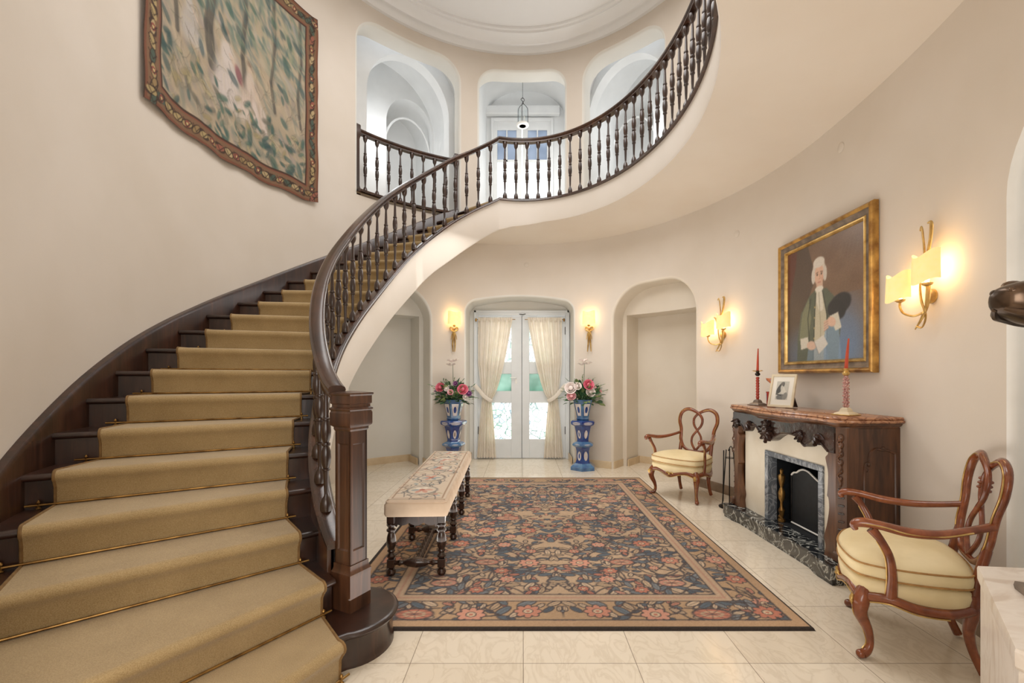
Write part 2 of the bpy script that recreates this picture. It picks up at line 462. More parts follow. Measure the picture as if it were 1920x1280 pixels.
# arc length table
_ts = [T0 + (T1 - T0) * i / 1200 for i in range(1201)]
_s = [0.0]
for i in range(1200):
    _s.append(_s[-1] + (hall(_ts[i + 1])[0] - hall(_ts[i])[0]).length)
_ts = np.array(_ts); _s = np.array(_s)
def S(t): return float(np.interp(t, _ts, _s))
def Tof(s): return float(np.interp(s, _s, _ts))
def wallmap(off):
    def f(s, z):
        p, n = hall(Tof(s), off)
        return (p.x, p.y, z)
    return f
def inpoly(x, y, poly):
    c = False; n = len(poly)
    for i in range(n):
        x0, y0 = poly[i]; x1, y1 = poly[(i + 1) % n]
        if (y0 > y) != (y1 > y) and x < (x1 - x0) * (y - y0) / (y1 - y0) + x0: c = not c
    return c
def segdist(x, y, poly):
    d = 1e9; n = len(poly)
    for i in range(n):
        x0, y0 = poly[i]; x1, y1 = poly[(i + 1) % n]
        dx, dy = x1 - x0, y1 - y0; L = dx * dx + dy * dy + 1e-12
        t = max(0, min(1, ((x - x0) * dx + (y - y0) * dy) / L))
        d = min(d, math.hypot(x - x0 - t * dx, y - y0 - t * dy))
    return d
def surface(mb, outline, holes, mapf, gx=.16, gz=.4):
    def sub(L):
        out = []
        for i, p in enumerate(L):
            q = L[(i + 1) % len(L)]; n = max(1, int(math.hypot(q[0] - p[0], q[1] - p[1]) / .13))
            out += [(p[0] + (q[0] - p[0]) * j / n, p[1] + (q[1] - p[1]) * j / n) for j in range(n)]
        return out
    outline = sub(outline); holes = [sub(h) for h in holes]
    pts = []; edges = []
    for L in [outline] + holes:
        o = len(pts); pts += [V(p) for p in L]
        edges += [(o + i, o + (i + 1) % len(L)) for i in range(len(L))]
    x0 = min(p[0] for p in outline); x1 = max(p[0] for p in outline)
    z0 = min(p[1] for p in outline); z1 = max(p[1] for p in outline)
    nx = max(1, int((x1 - x0) / gx)); nz = max(1, int((z1 - z0) / gz))
    for i in range(nx + 1):
        for j in range(nz + 1):
            x = x0 + (x1 - x0) * i / nx; z = z0 + (z1 - z0) * j / nz
            if not inpoly(x, z, outline) or segdist(x, z, outline) < .03: continue
            if any(inpoly(x, z, h) or segdist(x, z, h) < .03 for h in holes): continue
            pts.append(V((x, z)))
    res = delaunay_2d_cdt(pts, edges, [], 0, 1e-5)
    vs = res[0]; tri = []
    for f in res[2]:
        cx = sum(vs[i].x for i in f) / len(f); cz = sum(vs[i].y for i in f) / len(f)
        if inpoly(cx, cz, outline) and not any(inpoly(cx, cz, h) for h in holes): tri.append(tuple(f))
    mb.add([mapf(v.x, v.y) for v in vs], tri)
def opening(s0, s1, z0, z1, r, rise=0.0, e=0.0, n=10, k=1.0):
    """rounded-top outline, counter-clockwise; e inflates; r corner radius (k squashes it); rise = extra crown"""
    s0 -= e; s1 += e; z1 += e; r = r + e
    w = s1 - s0; out = [(s0, z0)]
    m = 8
    for i in range(1, m + 1): out.append((s0, z0 + (z1 - r * k - z0) * i / m))
    for i in range(1, n + 1):
        a = PI * .5 * i / n; out.append((s0 + r * (1 - math.cos(a)), z1 - r * k + r * k * math.sin(a)))
    for i in range(1, m): out.append((s0 + r + (w - 2 * r) * i / m, z1))
    for i in range(0, n + 1):
        a = PI * .5 * i / n; out.append((s1 - r * (1 - math.sin(a)), z1 - r * k + r * k * math.cos(a)))
    for i in range(1, m): out.append((s1, z1 - r * k + (z0 - (z1 - r * k)) * i / m))
    out.append((s1, z0))
    mid = (s0 + s1) / 2
    return [(x, z + (rise * (1 - ((x - mid) / (w / 2)) ** 2) * (1 if z > z1 - r * k - .001 else 0))) for x, z in out] + \
           [(s1 - w * i / 10, z0) for i in range(1, 10)]
OPEN = {   # name: t_left, t_right, z0, z1, radius, rise, squash, depth
    'door':  (107.3, 72.5, -.2, 2.57, .14, .12, 1.0, .40),
    'nr':    (58.8, 32.9, -.2, 2.71, .47, .04, .95, .34),
    'nl':    (141.1, 118.2, -.2, 2.71, .47, .04, .95, .34),
    'ul':    (139.0, 109.6, 3.90, 6.36, .33, .03, 1.0, .30),
    'uc':    (103.3, 75.4, 3.90, 6.31, .27, .02, 1.0, .26),
    'ur':    (68.6, 42.5, 3.90, 6.36, .33, .03, 1.0, .30),
    'side':  (-23.6, -47.0, -.2, 2.75, .5, .05, .9, .30),
}
E = .035
wall = MB(); holes = {}
for k, (ta, tb, z0, z1, r, rise, sq, dep) in OPEN.items():
    sa, sb = sorted((S(ta), S(tb)))
    holes[k] = opening(sa, sb, z0, z1, r, rise, E, k=sq)
outline = [(0, -.3), (float(_s[-1]), -.3), (float(_s[-1]), TOP), (0, TOP)]
surface(wall, outline, list(holes.values()), wallmap(0), .14, .5)
# the wall is one continuous plastered surface; its rounded arrises come with it
struct(wall.build('wall_oval', 'wall', smooth=50, fix=True), 'cream plastered oval hall wall with arched openings', 'wall')

def reveal(key, name, mat, endy=None):
    ta, tb, z0, z1, r, rise, sq, dep = OPEN[key]
    sa, sb = sorted((S(ta), S(tb)))
    rings = []
    for i in range(5):
        a = PI * .5 * i / 4
        e = E * (1 - math.sin(a)); off = E * (1 - math.cos(a))
        rings.append([wallmap(off)(x, z) for x, z in opening(sa, sb, z0, z1, r, rise, e, k=sq)])
    last = opening(sa, sb, z0, z1, r, rise, 0, k=sq)
    for i in range(1, 4):
        f = i / 3
        if endy is None: rings.append([wallmap(E + (dep - E) * f)(x, z) for x, z in last])
        else: rings.append([(q[0], q[1] + (endy - q[1]) * f, q[2]) for q in [wallmap(E)(x, z) for x, z in last]])
    mb = MB(); mb.loft(rings, caps=False)
    return struct(mb.build(name, mat, smooth=50)), last, rings[-1]

# door recess
_, last, ring = reveal('door', 'wall_door_reveal', 'plaster_white', endy=7.80)
mb = MB()
pl = [(p[0], p[2]) for p in ring]
surface(mb, pl, [[(-.80, -.1), (.765, -.1), (.765, 2.50), (-.80, 2.50)]], lambda x, z: (x, 7.80, z), .2, .3)
struct(mb.build('wall_door_panel', 'plaster_white', smooth=50))
# niches left and right of the door
for key, nm, ext, mirror in (('nr', 'right', 0, 1), ('nl', 'left', 0, -1)):
    _, last, ring = reveal(key, 'wall_niche_' + nm, 'plaster_cream' if nm == 'right' else 'plaster_white')
    ta, tb, z0, z1, r, rise, sq, dep = OPEN[key]
    sa, sb = sorted((S(ta), S(tb)))
    mb = MB(); lo, hi = sa + .06, sb - .06
    rect = [(lo, -.15), (hi, -.15), (hi, 2.36), (lo, 2.36)]
    surface(mb, last, [rect], wallmap(dep), .15, .3)
    n = 10
    rr = [(lo, -.15)] + [(lo, -.15 + 2.51 * i / 4) for i in range(1, 5)] + [(lo + (hi - lo) * i / n, 2.36) for i in range(1, n + 1)] + [(hi, 2.36 - 2.51 * i / 4) for i in range(1, 5)]
    mb.loft([[wallmap(dep)(x, z) for x, z in rr], [wallmap(dep + .42)(x, z) for x, z in rr]], caps=False, closed=False)
    surface(mb, rect, [], wallmap(dep + .42), .15, .5)
    struct(mb.build('wall_niche_back_' + nm, 'plaster_cream' if nm == 'right' else 'plaster_white', smooth=40))
# side opening far right: shallow blind arch
_, last, ring = reveal('side', 'wall_side_arch', 'white_paint')
mb = MB(); surface(mb, last, [], wallmap(.30), .2, .5)
struct(mb.build('wall_side_back', 'door_white'))

# upper bays behind the gallery openings
def bay(name, ta, tb, off0, depth, extra, spring, rise, mat, back_arch=True, splay=0):
    tm = (ta + tb) / 2
    p0, n = hall(tm, off0); tg = V((-n.y, n.x))
    pa = hall(ta)[0]; pb = hall(tb)[0]
    w = (pb - pa).length / 2 + extra
    def L(x, d, z): q = p0 + tg * x + n * d; return (q.x, q.y, z)
    mb = MB(); prof = [(-w, FLOOR2 - .1)] + [(-w, FLOOR2 + (spring - FLOOR2) * i / 3) for i in range(4)]
    for i in range(1, 24):
        a = PI * i / 24; prof.append((-w * math.cos(a), spring + rise * math.sin(a)))
    prof += [(w, FLOOR2 + (spring - FLOOR2) * (3 - i) / 3) for i in range(4)]
    mb.loft([[L(x, d, z) for x, z in prof] for d in np.linspace(-.15, depth, 6)], caps=False, closed=False)
    return mb, L, w, prof
# centre bay with the French window
mb, L, wc, prof = bay('c', 103.3, 75.4, .1, 1.5, .07, 6.42, .50, 'ceiling_white')
struct(mb.build('wall_upper_bay_centre', 'upper_white', smooth=40))
_p = hall((103.3 + 75.4) / 2, .1)
YB = 8.80
mb = MB(); bxm = -.01
outl = [(p[0] * 1.15 + bxm, p[1] + (.12 if p[1] > 6.3 else 0)) for p in prof]
surface(mb, outl, [[(-.56, 3.9), (.54, 3.9), (.54, 6.33), (-.56, 6.33)]], lambda x, z: (x, YB, z), .2, .3)
struct(mb.build('wall_upper_window', 'upper_white'))
for key, nm, sx in (('ul', 'left', 1), ('ur', 'right', -1)):
    ta, tb = OPEN[key][0], OPEN[key][1]
    mb, L, w, prof = bay(key, ta, tb, .12, 1.35, .32, 5.85, 1.1, '')
    def archp(cx, hw, sp, rise, z0=3.8):
        P = [(cx + hw, z0), (cx + hw, sp)] + [(cx + hw * math.cos(PI * i / 24), sp + rise * math.sin(PI * i / 24)) for i in range(1, 24)] + [(cx - hw, sp), (cx - hw, z0)]
        return [(sx * x, z) for x, z in P]
    h1 = archp(-.24, .70, 5.80, .78)
    outl1 = [(x, z if z > 3.9 else 3.7) for x, z in prof]
    surface(mb, outl1, [h1], lambda x, z: L(x, .43, z), .2, .3)
    mb.loft([[L(x, .43, z) for x, z in h1], [L(x, .62, z) for x, z in h1]], caps=False, closed=False)
    h2 = archp(-.62, .44, 5.95, .52)
    surface(mb, outl1, [h2], lambda x, z: L(x, 1.35, z), .2, .3)
    mb.loft([[L(x, 1.35, z) for x, z in h2], [L(x, 2.1, z) for x, z in h2]], caps=False, closed=False)
    surface(mb, h2, [], lambda x, z: L(x, 2.1, z), .2, .3)
    # lower cross arch springing inside the far pocket
    mb.tube([L(sx * (-.62 - .44 * math.cos(PI * i / 16)), 1.45, 5.55 + .62 * math.sin(PI * i / 16)) for i in range(17)], .02, 6)
    struct(mb.build('wall_upper_bay_' + nm, 'upper_white', smooth=40))
for key, nm in (('ul', 'left'), ('uc', 'centre'), ('ur', 'right')):
    reveal(key, 'wall_upper_reveal_' + nm, 'plaster_white')
# upper corridor floor beyond the wall openings
mb = MB(); a = []; b = []
for i in range(31):
    t = 145 - (145 - 38) * i / 30
    a.append(tuple(hall(t, 0)[0]) + (FLOOR2 - .02,)); b.append(tuple(hall(t, 2.6)[0]) + (FLOOR2 - .02,))
mb.loft([a, b], caps=False, closed=False)
struct(mb.build('floor_upper_corridor', 'skirting_beige'))

# ------------------------------------------------------------------ ground floor, vestibule behind the viewpoint, ceiling
floor = MB()
fo = []
for i in range(121):
    t = T0 + (T1 - T0) * i / 120; p, n = hall(t, .9 if 25 < t < 150 else .35); fo.append((p.x, p.y))
fo = [(1.6, -1.7)] + fo + [(-1.8, -1.7)]
floor.prism(fo, -.12, 0.0)
struct(floor.build('floor', 'floor_tiles', smooth=0), 'polished cream marble tile floor', 'floor')
pr = hall(T0)[0]; plf = hall(T1)[0]
mb = MB()
mb.loft([[(pr.x, pr.y, -.1), (pr.x, pr.y, SOF + .4)], [(pr.x, -1.6, -.1), (pr.x, -1.6, SOF + .4)]], caps=False, closed=False)
struct(mb.build('wall_vestibule_right', 'wall'))
mb = MB()
mb.loft([[(plf.x, plf.y, -.1), (plf.x, plf.y, TOP)], [(plf.x, -1.6, -.1), (plf.x, -1.6, TOP)]], caps=False, closed=False)
struct(mb.build('wall_vestibule_left', 'wall'))
mb = MB(); mb.box(plf.x - .1, pr.x + .1, -1.7, -1.6, -.1, TOP)
struct(mb.build('wall_near', 'wall'))

# ceiling: moulded oval cornice and flat field
NC = 120
def ring_at(off, z, n=NC, lo=0):
    out = []
    for i in range(n):
        t = 360 * i / n; c, s = math.cos(R(t)), math.sin(R(t))
        a = 2.65 if c >= 0 else 3.0
        b = 3.27 if s >= 0 else 4.9
        nn = V((c / a, s / b)).normalized()
        p = V((a * c, CY + b * s)) + nn * off; out.append((p.x, p.y, z))
    return out
prof = [(.05, TOP - .02), (-.05, TOP - .02), (-.075, TOP + .005), (-.10, TOP + .035), (-.13, TOP + .045), (-.16, TOP + .045), (-.165, TOP + .02),
        (-.19, TOP + .02), (-.21, TOP + .045), (-.25, TOP + .075), (-.30, TOP + .09), (-.33, TOP + .09), (-.335, TOP + .115), (-.37, TOP + .125), (-.375, TOP + .155), (-.42, TOP + .16)]
mb = MB(); mb.loft([ring_at(o, z) for o, z in prof], caps=False)
struct(mb.build('trim_1', 'ceiling_white', smooth=45), 'moulded oval plaster cornice below the ceiling', 'cornice')
mb = MB(); last = ring_at(-.41, TOP + .16)
mb.add(last, [tuple(range(NC))]); struct(mb.build('ceiling', 'ceiling_white', smooth=0), 'flat white oval ceiling inside the cornice', 'ceiling')

# ------------------------------------------------------------------ gallery ring
TK, TKO = 102.3, 110.1      # where the stair meets the gallery: inner edge, outer wall
TE = -104.0
ins = []; outs = []
NG = 110
for i in range(NG + 1):
    f = i / NG; ti = TK + (-70 - TK) * f; to = TKO + (T0 - TKO) * f
    ins.append(ti); p = hall(to, .03)[0]; outs.append((p.x, p.y))
def lerp(a, b, f): return a + (b - a) * f
path2 = [(pr.x, pr.y), (pr.x, -1.65), (plf.x, -1.65), (plf.x, plf.y)]
for i in range(1, 31):
    f = i / 30; ins.append(-70 + (TE + 70) * f); u = f * 3; j = min(2, int(u)); g = u - j
    outs.append((lerp(path2[j][0], path2[j + 1][0], g), lerp(path2[j][1], path2[j + 1][1], g)))
def ring_bottom(t):
    """height of the fascia's lower edge on the gallery"""
    return float(np.interp(t, [78, 95.7, 102.3], [3.63, 3.57, 3.51]))
mb = MB(); A = []; B = []; A2 = []; C = []; D = []
for t, o in zip(ins, outs):
    q = inner(t, 0)[0]; q1 = inner(t, .05)[0]
    C.append((q.x, q.y, 3.955)); A.append((q.x, q.y, ring_bottom(t) + .03)); A2.append((q1.x * .2 + q.x * .8, q1.y * .2 + q.y * .8, ring_bottom(t)))
    m1 = (lerp(q.x, o[0], .5), lerp(q.y, o[1], .5), lerp(ring_bottom(t), SOF - .03, .5)); D.append(m1)
    B.append((o[0], o[1], SOF - .03))
mf = MB(); mf.loft([C, A, A2], caps=False, closed=False)
struct(mf.build('trim_3', 'fascia', smooth=45), 'white plaster fascia of the curved gallery', 'fascia')
mb.loft([A2, D, B], caps=False, closed=False)
mb.loft([C, [(o[0], o[1], 3.955) for o in outs]], caps=False, closed=False)
# closing face at the far end of the ring
e0 = [C[-1], A[-1], D[-1], B[-1], (outs[-1][0], outs[-1][1], 3.955)]
mb.add(e0, [(0, 1, 2, 3, 4)])
struct(mb.build('trim_2', 'soffit', smooth=45), 'curved plastered underside and fascia of the upper gallery', 'gallery')

# skirting boards
def skirt(name, ts, off, mat, h=.11, d=.018):
    P = []; N = []
    for t in ts:
        p, n = hall(t, off); P.append((p.x, p.y, 0)); N.append((-n.x, -n.y))
    mb = MB(); mb.sweep(P, N, [(0, 0), (d, 0), (d, h - .02), (d * .5, h), (0, h)])
    return struct(mb.build(name, mat))
def rng(a, b, n=14): return [a + (b - a) * i / n for i in range(n + 1)]
skirt('baseboard_far_left', rng(118.8, 107.8), 0, 'skirting_beige')
skirt('baseboard_far_right', rng(72.0, 59.4), 0, 'skirting_beige')
skirt('baseboard_right', rng(32.4, -23.0, 30), 0, 'skirting_brown')
skirt('baseboard_niche_right', rng(58.4, 33.3), .76, 'skirting_beige')
skirt('baseboard_niche_left', rng(140.6, 118.8), .76, 'skirting_beige')
for nm, t, sg in (('a', 58.6, -1), ('b', 33.1, 1), ('c', 118.4, 1), ('d', 140.9, -1)):
    P = []; N = []
    for o in (0.02, .36): p, n = hall(t, o); P.append((p.x, p.y, 0)); N.append((n.y * -sg * -1, -n.x * -sg * -1))
    tt = t + sg * 1.6
    P2 = []
    for o in (.34, .76): p, n = hall(tt, o); P2.append((p.x, p.y, 0))
    for PP in (P, P2):
        mb = MB(); mb.sweep(PP, N, [(0, 0), (.018, 0), (.018, .09), (.009, .11), (0, .11)])
        struct(mb.build('baseboard_niche_reveal', 'skirting_beige'))
mb = MB()
for x0, x1 in ((-.885, -.87), (.775, .79)): mb.box(x0, x1, 7.25, 7.79, 0, .11)
struct(mb.build('baseboard_door_reveal', 'skirting_beige'))
# ------------------------------------------------------------------ staircase
RH = .18
NR = 22
t_in = {2: 233.6, 3: 225.6, 4: 217.9, 5: 211.3, 6: 204.3, 7: 197.6, 8: 191.2}
for k in range(9, 23): t_in[k] = 191.2 - (191.2 - TK) * (k - 8) / 14
t_out = {2: 234.8, 3: 223.6, 4: 217.3, 5: 210.5, 6: 205.5, 7: 199.8, 8: 194.7, 9: 189.2, 10: 182.9, 11: 176.9, 12: 169.8, 13: 163.7}
for k in range(14, 23): t_out[k] = 163.7 - (163.7 - TKO) * (k - 13) / 9
WIN, WOUT = .07, -.045
RI = {1: V((-.85, 2.09))}; RO = {1: V((-1.36, 1.02))}
for k in range(2, NR + 1):
    RI[k] = inner(t_in[k], WIN)[0]; RO[k] = hall(t_out[k], WOUT)[0]
RI[23] = inner(TK - 3, WIN)[0]; RO[23] = hall(TKO - 2, WOUT)[0]
_kt = [(t_in[k], k * RH) for k in range(NR, 1, -1)]
def zp(t):
    xs = [a for a, b in _kt]; zs = [b for a, b in _kt]
    if t <= xs[0]: return zs[0]
    if t > xs[-1]: return zs[-1] - (t - xs[-1]) * .022
    return float(np.interp(t, xs, zs))
_to = [(t_out[k], k * RH) for k in range(NR, 1, -1)]
def zo(t):
    xs = [a for a, b in _to]; zs = [b for a, b in _to]
    if t >= xs[-1]: return max(.18, zs[-1] - (t - xs[-1]) * .012)
    return float(np.interp(t, xs, zs))
def smooth_fn(f, w=5.0):
    return lambda t: sum(f(t + d * w / 3) for d in (-3, -2, -1, 0, 1, 2, 3)) / 7
zps_ = smooth_fn(zp, 5); zos = smooth_fn(zo, 6)
def zps(t): return zps_(t) if TK + 5 < t < 228 else zp(t)

stair = thing('staircase', 'sweeping dark timber staircase curving up the left wall', 'staircase')
def bow(k, w):
    """plan point on riser line k; lower risers bow gently outwards"""
    p = RI[k].lerp(RO[k], w)
    if k <= 4:
        d = (RO[k] - RI[k]).normalized(); nrm = V((-d.y, d.x))
        if nrm.y > 0: nrm = -nrm
        p = p + V((-nrm.x, -nrm.y)) * 0 + nrm * (.0 if k > 1 else 0)
    return p
def step_profile(k, w, th=0.0, full=True):
    """points (xyz) from back of tread k to foot of riser k; th lifts the surface (for the carpet)"""
    F = bow(k, w); B = bow(k + 1, w) if k < NR else bow(23, w)
    d = (F - B)
    if d.length < 1e-6: d = V((1, 0))
    d = d.normalized(); z = k * RH
    # forward is perpendicular to the riser line
    rl = (RO[k] - RI[k]).normalized(); fw = V((rl.y, -rl.x))
    if fw.dot(d) < 0: fw = -fw
    out = []
    def P(q, zz): out.append((q.x, q.y, zz))
    P(B + fw * th, z + th)
    P(F + fw * 0.01, z + th)
    for a in (90, 60, 30, 0, -30, -60):
        rr = .018 + th
        P(F + fw * (.018 + rr * math.cos(R(a))), z - .018 + rr * math.sin(R(a)))
    if th: 
        P(F + fw * (th + .004), z - .075); P(F + fw * th, z - RH + th)
    else:
        P(F + fw * .018, z - .036); P(F, z - .036)
    return out
for k in range(1, NR + 1):
    rings = []
    for i in range(9):
        w = i / 8; rings.append(step_profile(k, w))
    mb = MB(); mb.loft(rings, caps=False, closed=False)
    if k > 1: mb.build('tread', 'tread_wood', stair, smooth=50)
    else: tread1 = mb
    mr = MB(); a = []; b = []
    for i in range(9):
        F = bow(k, i / 8); a.append((F.x, F.y, k * RH - .036)); b.append((F.x, F.y, (k - 1) * RH))
    mr.loft([a, b], caps=False, closed=False)
    if k > 1: mr.build('riser', 'dark_wood', stair)
    else: riser1 = mr
# bullnose bottom step wrapping round the newel
NC_ = V((-.915, 2.43))
def bull(rad):
    pts = []
    for i in range(25):
        a = R(-72 + (128 + 72) * i / 24)
        pts.append((NC_.x + .01 + rad * math.cos(a), NC_.y - .03 + rad * 1.1 * math.sin(a)))
    return pts
extra = [(RI[2].x - .02, RI[2].y + .1), (RI[2].x - .12, RI[2].y - .02), (RI[1].x - .25, RI[1].y - .15)]
for rings_, nm, mat in (([(.215, .10), (.215, .136)], 'r', 'dark_wood'),): pass
tread1.loft([[(x, y, z) for x, y in bull(r) + extra] for r, z in ((.215, .140), (.226, .146), (.236, .156), (.24, .164), (.236, .172), (.226, .1795), (.215, .1805))], True)
tread1.build('tread', 'tread_wood', stair, smooth=50)
riser1.loft([[(x, y, z) for x, y in bull(r) + extra] for r, z in ((.216, 0), (.216, .02), (.21, .03), (.21, .12), (.216, .14))], True)
riser1.build('riser', 'dark_wood', stair, smooth=50)

def band(ts, posf, prof_f, nm, mat, parent, caps=True):
    mb = MB(); rings = []
    for t in ts:
        p, n = posf(t, 0)
        rings.append([(p.x + n.x * o, p.y + n.y * o, z) for o, z in prof_f(t)])
    mb.loft(rings, caps)
    return mb.build(nm, mat, parent, smooth=40)
tsI = rng(231.6, TK, 80)
_ct = [(102.3, 3.955), (114, 3.76), (126.2, 3.50), (138.4, 3.17), (149.3, 2.84), (157.9, 2.55), (166.7, 2.26), (180, 1.88), (191.2, 1.58), (204.3, 1.18), (217.9, .84), (230, .56), (240, .4)]
_ut = [(102.3, 3.51), (107.8, 3.42), (119.1, 3.17), (125, 3.02), (138.4, 2.69), (146.7, 2.41), (157.9, 2.06), (166.7, 1.77), (180, 1.38), (191, 1.04), (204, .54), (218, .12), (228, 0), (240, 0)]
_rt = [(102.3, 4.855), (114, 4.62), (126.2, 4.37), (138.4, 4.04), (149.3, 3.74), (161.4, 3.38), (172.5, 3.02), (184, 2.65), (197, 2.28), (205, 2.05), (213, 1.81), (222, 1.57), (230, 1.38), (235, 1.32)]
def _tab(T): return lambda t: float(np.interp(t, [a for a, b in T], [b for a, b in T]))
def _sm(f, w): return lambda t: sum(f(t + d * w / 3) for d in (-3, -2, -1, 0, 1, 2, 3)) / 7 if t > TK + w else f(t)
capz = _sm(_tab(_ct), 4)
_undr = _sm(_tab(_ut), 4)
_rail = _sm(_tab(_rt), 4)
def under(t): 
    return max(0, _undr(t))
mbf = MB(); r0 = []
for t in tsI:
    u = under(t); p, n = inner(t, 0); q, _ = inner(t, .05)
    f = (t - TK) / (231.6 - TK)
    to = TKO + (236 - TKO) * f
    oo = hall(to, 0)[0]; uo = max(0, min(u, zos(to) - .40) if t > TK + 14 else lerp(SOF - .03, zos(to) - .4, (t - TK) / 14))
    r0.append([(q.x, q.y, capz(t)), (p.x, p.y, capz(t)), (p.x, p.y, u + .02), (p.x + n.x * .015, p.y + n.y * .015, u),
               ((p.x + oo.x) / 2, (p.y + oo.y) / 2, (u + uo) / 2), (oo.x, oo.y, uo)])
mbf.loft(r0, caps=False, closed=False)
mbf.build('plaster_soffit', 'fascia', stair, smooth=45)
# timber string on the stair side
band(tsI, inner, lambda t: [(.05, capz(t)), (.07, capz(t)), (.07, max(0.0, zps(t) - .24)), (.05, max(0.0, zps(t) - .24))], 'inner_string', 'newel_wood', stair)
band(rng(231.6, 203.0, 30), inner, lambda t: [(0, capz(t)), (-.012, capz(t)), (-.012, max(0.0, under(t) - .005)), (0, max(0.0, under(t) - .005))], 'outer_string', 'newel_wood', stair)
# wall string
def wallstr(t):
    z = zos(t); return [(-.05, z + .10), (-.035, z + .125), (-.001, z + .13), (-.001, max(0, z - .30)), (-.05, max(0, z - .30))]
band(rng(240, TKO, 90), hall, wallstr, 'wall_string', 'dark_wood', stair)

# runner carpet
runner = thing('stair_runner', 'ochre wool runner carpet held on the stairs by brass rods', 'carpet')
def wrange(k):
    L = (RO[k] - RI[k]).length
    lo, hi = .14 / L, 1 - .20 / L
    if k <= 5: hi = 1 - .12 / L
    if k == 1: lo = .0
    if k == 2: lo = .05
    if k == 3: lo = .10 / L
    return lo, hi
NW = 16
def carpet_rings(k, full=True):
    lo, hi = wrange(k); lo2, hi2 = wrange(k + 1) if k + 1 <= NR else (lo, hi)
    cols = []
    for i in range(NW + 1):
        f = i / NW
        wf = lerp(lo, hi, f); wb = lerp(lo2, hi2, f)
        pf = step_profile(k, wf, .012); pb = step_profile(k, wb, .012)
        pf[0] = pb[0]
        cols.append(pf)
    return cols
mb = MB(); bl = MB(); allc = None
cols = [[] for _ in range(NW + 1)]
for k in range(NR, 0, -1):
    c = carpet_rings(k)
    for i in range(NW + 1): cols[i] += c[i]
mb.loft(cols, caps=False, closed=False)
# thickness skirts
for c, s_ in ((cols[0], 1), (cols[-1], -1)):
    low = [(x, y, z - .012) for x, y, z in c]
    mb.loft([c, low], caps=False, closed=False)
mb.build('carpet_pile', 'runner', runner, smooth=60)
for c in (cols[0], cols[-1]): bl.tube(c, .007, 6, caps=True)
bl.build('edge_binding', 'binding', runner)
ords = ['', '', 'lowest', 'second', 'third', 'fourth', 'fifth', 'sixth', 'seventh', 'eighth', 'ninth', 'tenth', 'eleventh', 'twelfth', 'thirteenth', 'fourteenth', 'fifteenth', 'sixteenth', 'seventeenth', 'eighteenth', 'nineteenth', 'twentieth', 'topmost']
for k in range(1, NR + 1):
    lo, hi = wrange(k)
    rl = (RO[k] - RI[k]); L = rl.length; u = rl.normalized(); fw = V((u.y, -u.x))
    B = RO[k + 1] if k < NR else RO[23]
    if fw.dot(RO[k] - B) < 0: fw = -fw
    z = (k - 1) * RH + .021
    a = RI[k] + u * (lo * L - .05) + fw * .022; b = RI[k] + u * (hi * L + .11) + fw * .022
    if k == 1: a = RI[1] + u * -.04 + fw * .03
    nm = {1: 'brass stair rod on the floor at the foot of the bottom step', 2: 'lowest brass rod lying on a tread beside the newel post'}.get(k, 'brass stair rod, %s up from the lowest tread' % ords[k - 0])
    if k == NR: nm = 'topmost brass stair rod just below the gallery'
    rod = thing('stair_rod', nm, 'stair rod', (a.x, a.y, z), 0, 'brass rods across the stair runner')
    d = b - a
    m = MB(); m.tube([(0, 0, 0), (d.x, d.y, 0)], .006, 8); m.build('bar', 'brass', rod)
    for g in (.045, d.length - .05):
        m = MB()
        q = d.normalized() * g
        m.at(Matrix.Translation((q.x, q.y, 0))).lathe([(.012, -.018), (.012, -.014), (.006, -.01), (.006, .01), (.009, .014), (.006, .022), (.002, .026)], 8)
        m.build('bracket', 'brass', rod)

# ------------------------------------------------------------------ balustrade
bal = thing('stair_balustrade', 'dark turned balustrade rising from the newel and circling the gallery', 'balustrade')
ts_all = rng(232.6, TK, 110) + rng(TK - .5, TE, 130)
def railz(t):
    return 4.855 if t <= TK else _rail(t)
def shoez(t): return capz(t) if t > TK else FLOOR2
def rib_sweep(ts, posf, zf, prof, nm, mat, parent, sm=45):
    m = MB(); rings = []
    for t in ts:
        p, n = posf(t, 0); z = zf(t)
        rings.append([(p.x + n.x * o, p.y + n.y * o, z + dz) for o, dz in prof])
    m.loft(rings, True); return m.build(nm, mat, parent, smooth=sm)
RAILP = [(-.035, -.07), (.035, -.07), (.036, -.058), (.030, -.05), (.034, -.042), (.044, -.034), (.047, -.022), (.042, -.010), (.026, -.002), (0, 0),
         (-.026, -.002), (-.042, -.010), (-.047, -.022), (-.044, -.034), (-.034, -.042), (-.030, -.05), (-.036, -.058)]
PC = .03
def innc(t, o=0): return inner(t, PC + o)
rib_sweep(ts_all, innc, railz, RAILP, 'handrail', 'rail_wood', bal)
SHOE = [(-.062, -.03), (.05, -.03), (.052, -.008), (.042, .004), (.03, .012), (-.035, .012), (-.05, .004), (-.060, -.008)]
rib_sweep(ts_all, innc, shoez, SHOE, 'base_rail', 'rail_wood', bal)
def baluster_mesh(H, name='baluster'):
    m = MB(); h = H
    def octl(prof, n=10): m.lathe([(r * (1.42 if z < .1 or z > .9 else 1.2), z * h) for r, z in prof], n)
    octl([(.021, 0), (.023, .02), (.022, .06), (.017, .09), (.010, .115), (.009, .135), (.011, .2), (.0125, .28), (.014, .30), (.019, .305), (.019, .317), (.014, .322), (.016, .33),
          (.021, .36), (.023, .40), (.021, .45), (.0155, .475), (.013, .485), (.019, .49), (.02, .50), (.019, .51), (.013, .515), (.0155, .525), (.021, .55), (.023, .60), (.021, .64), (.016, .67),
          (.014, .678), (.019, .683), (.019, .695), (.014, .70), (.0125, .72), (.011, .80), (.009, .865), (.010, .885), (.017, .91), (.022, .94), (.023, .98), (.021, 1)])
    me = m.build(name, 'baluster_wood', None, smooth=40)
    return me
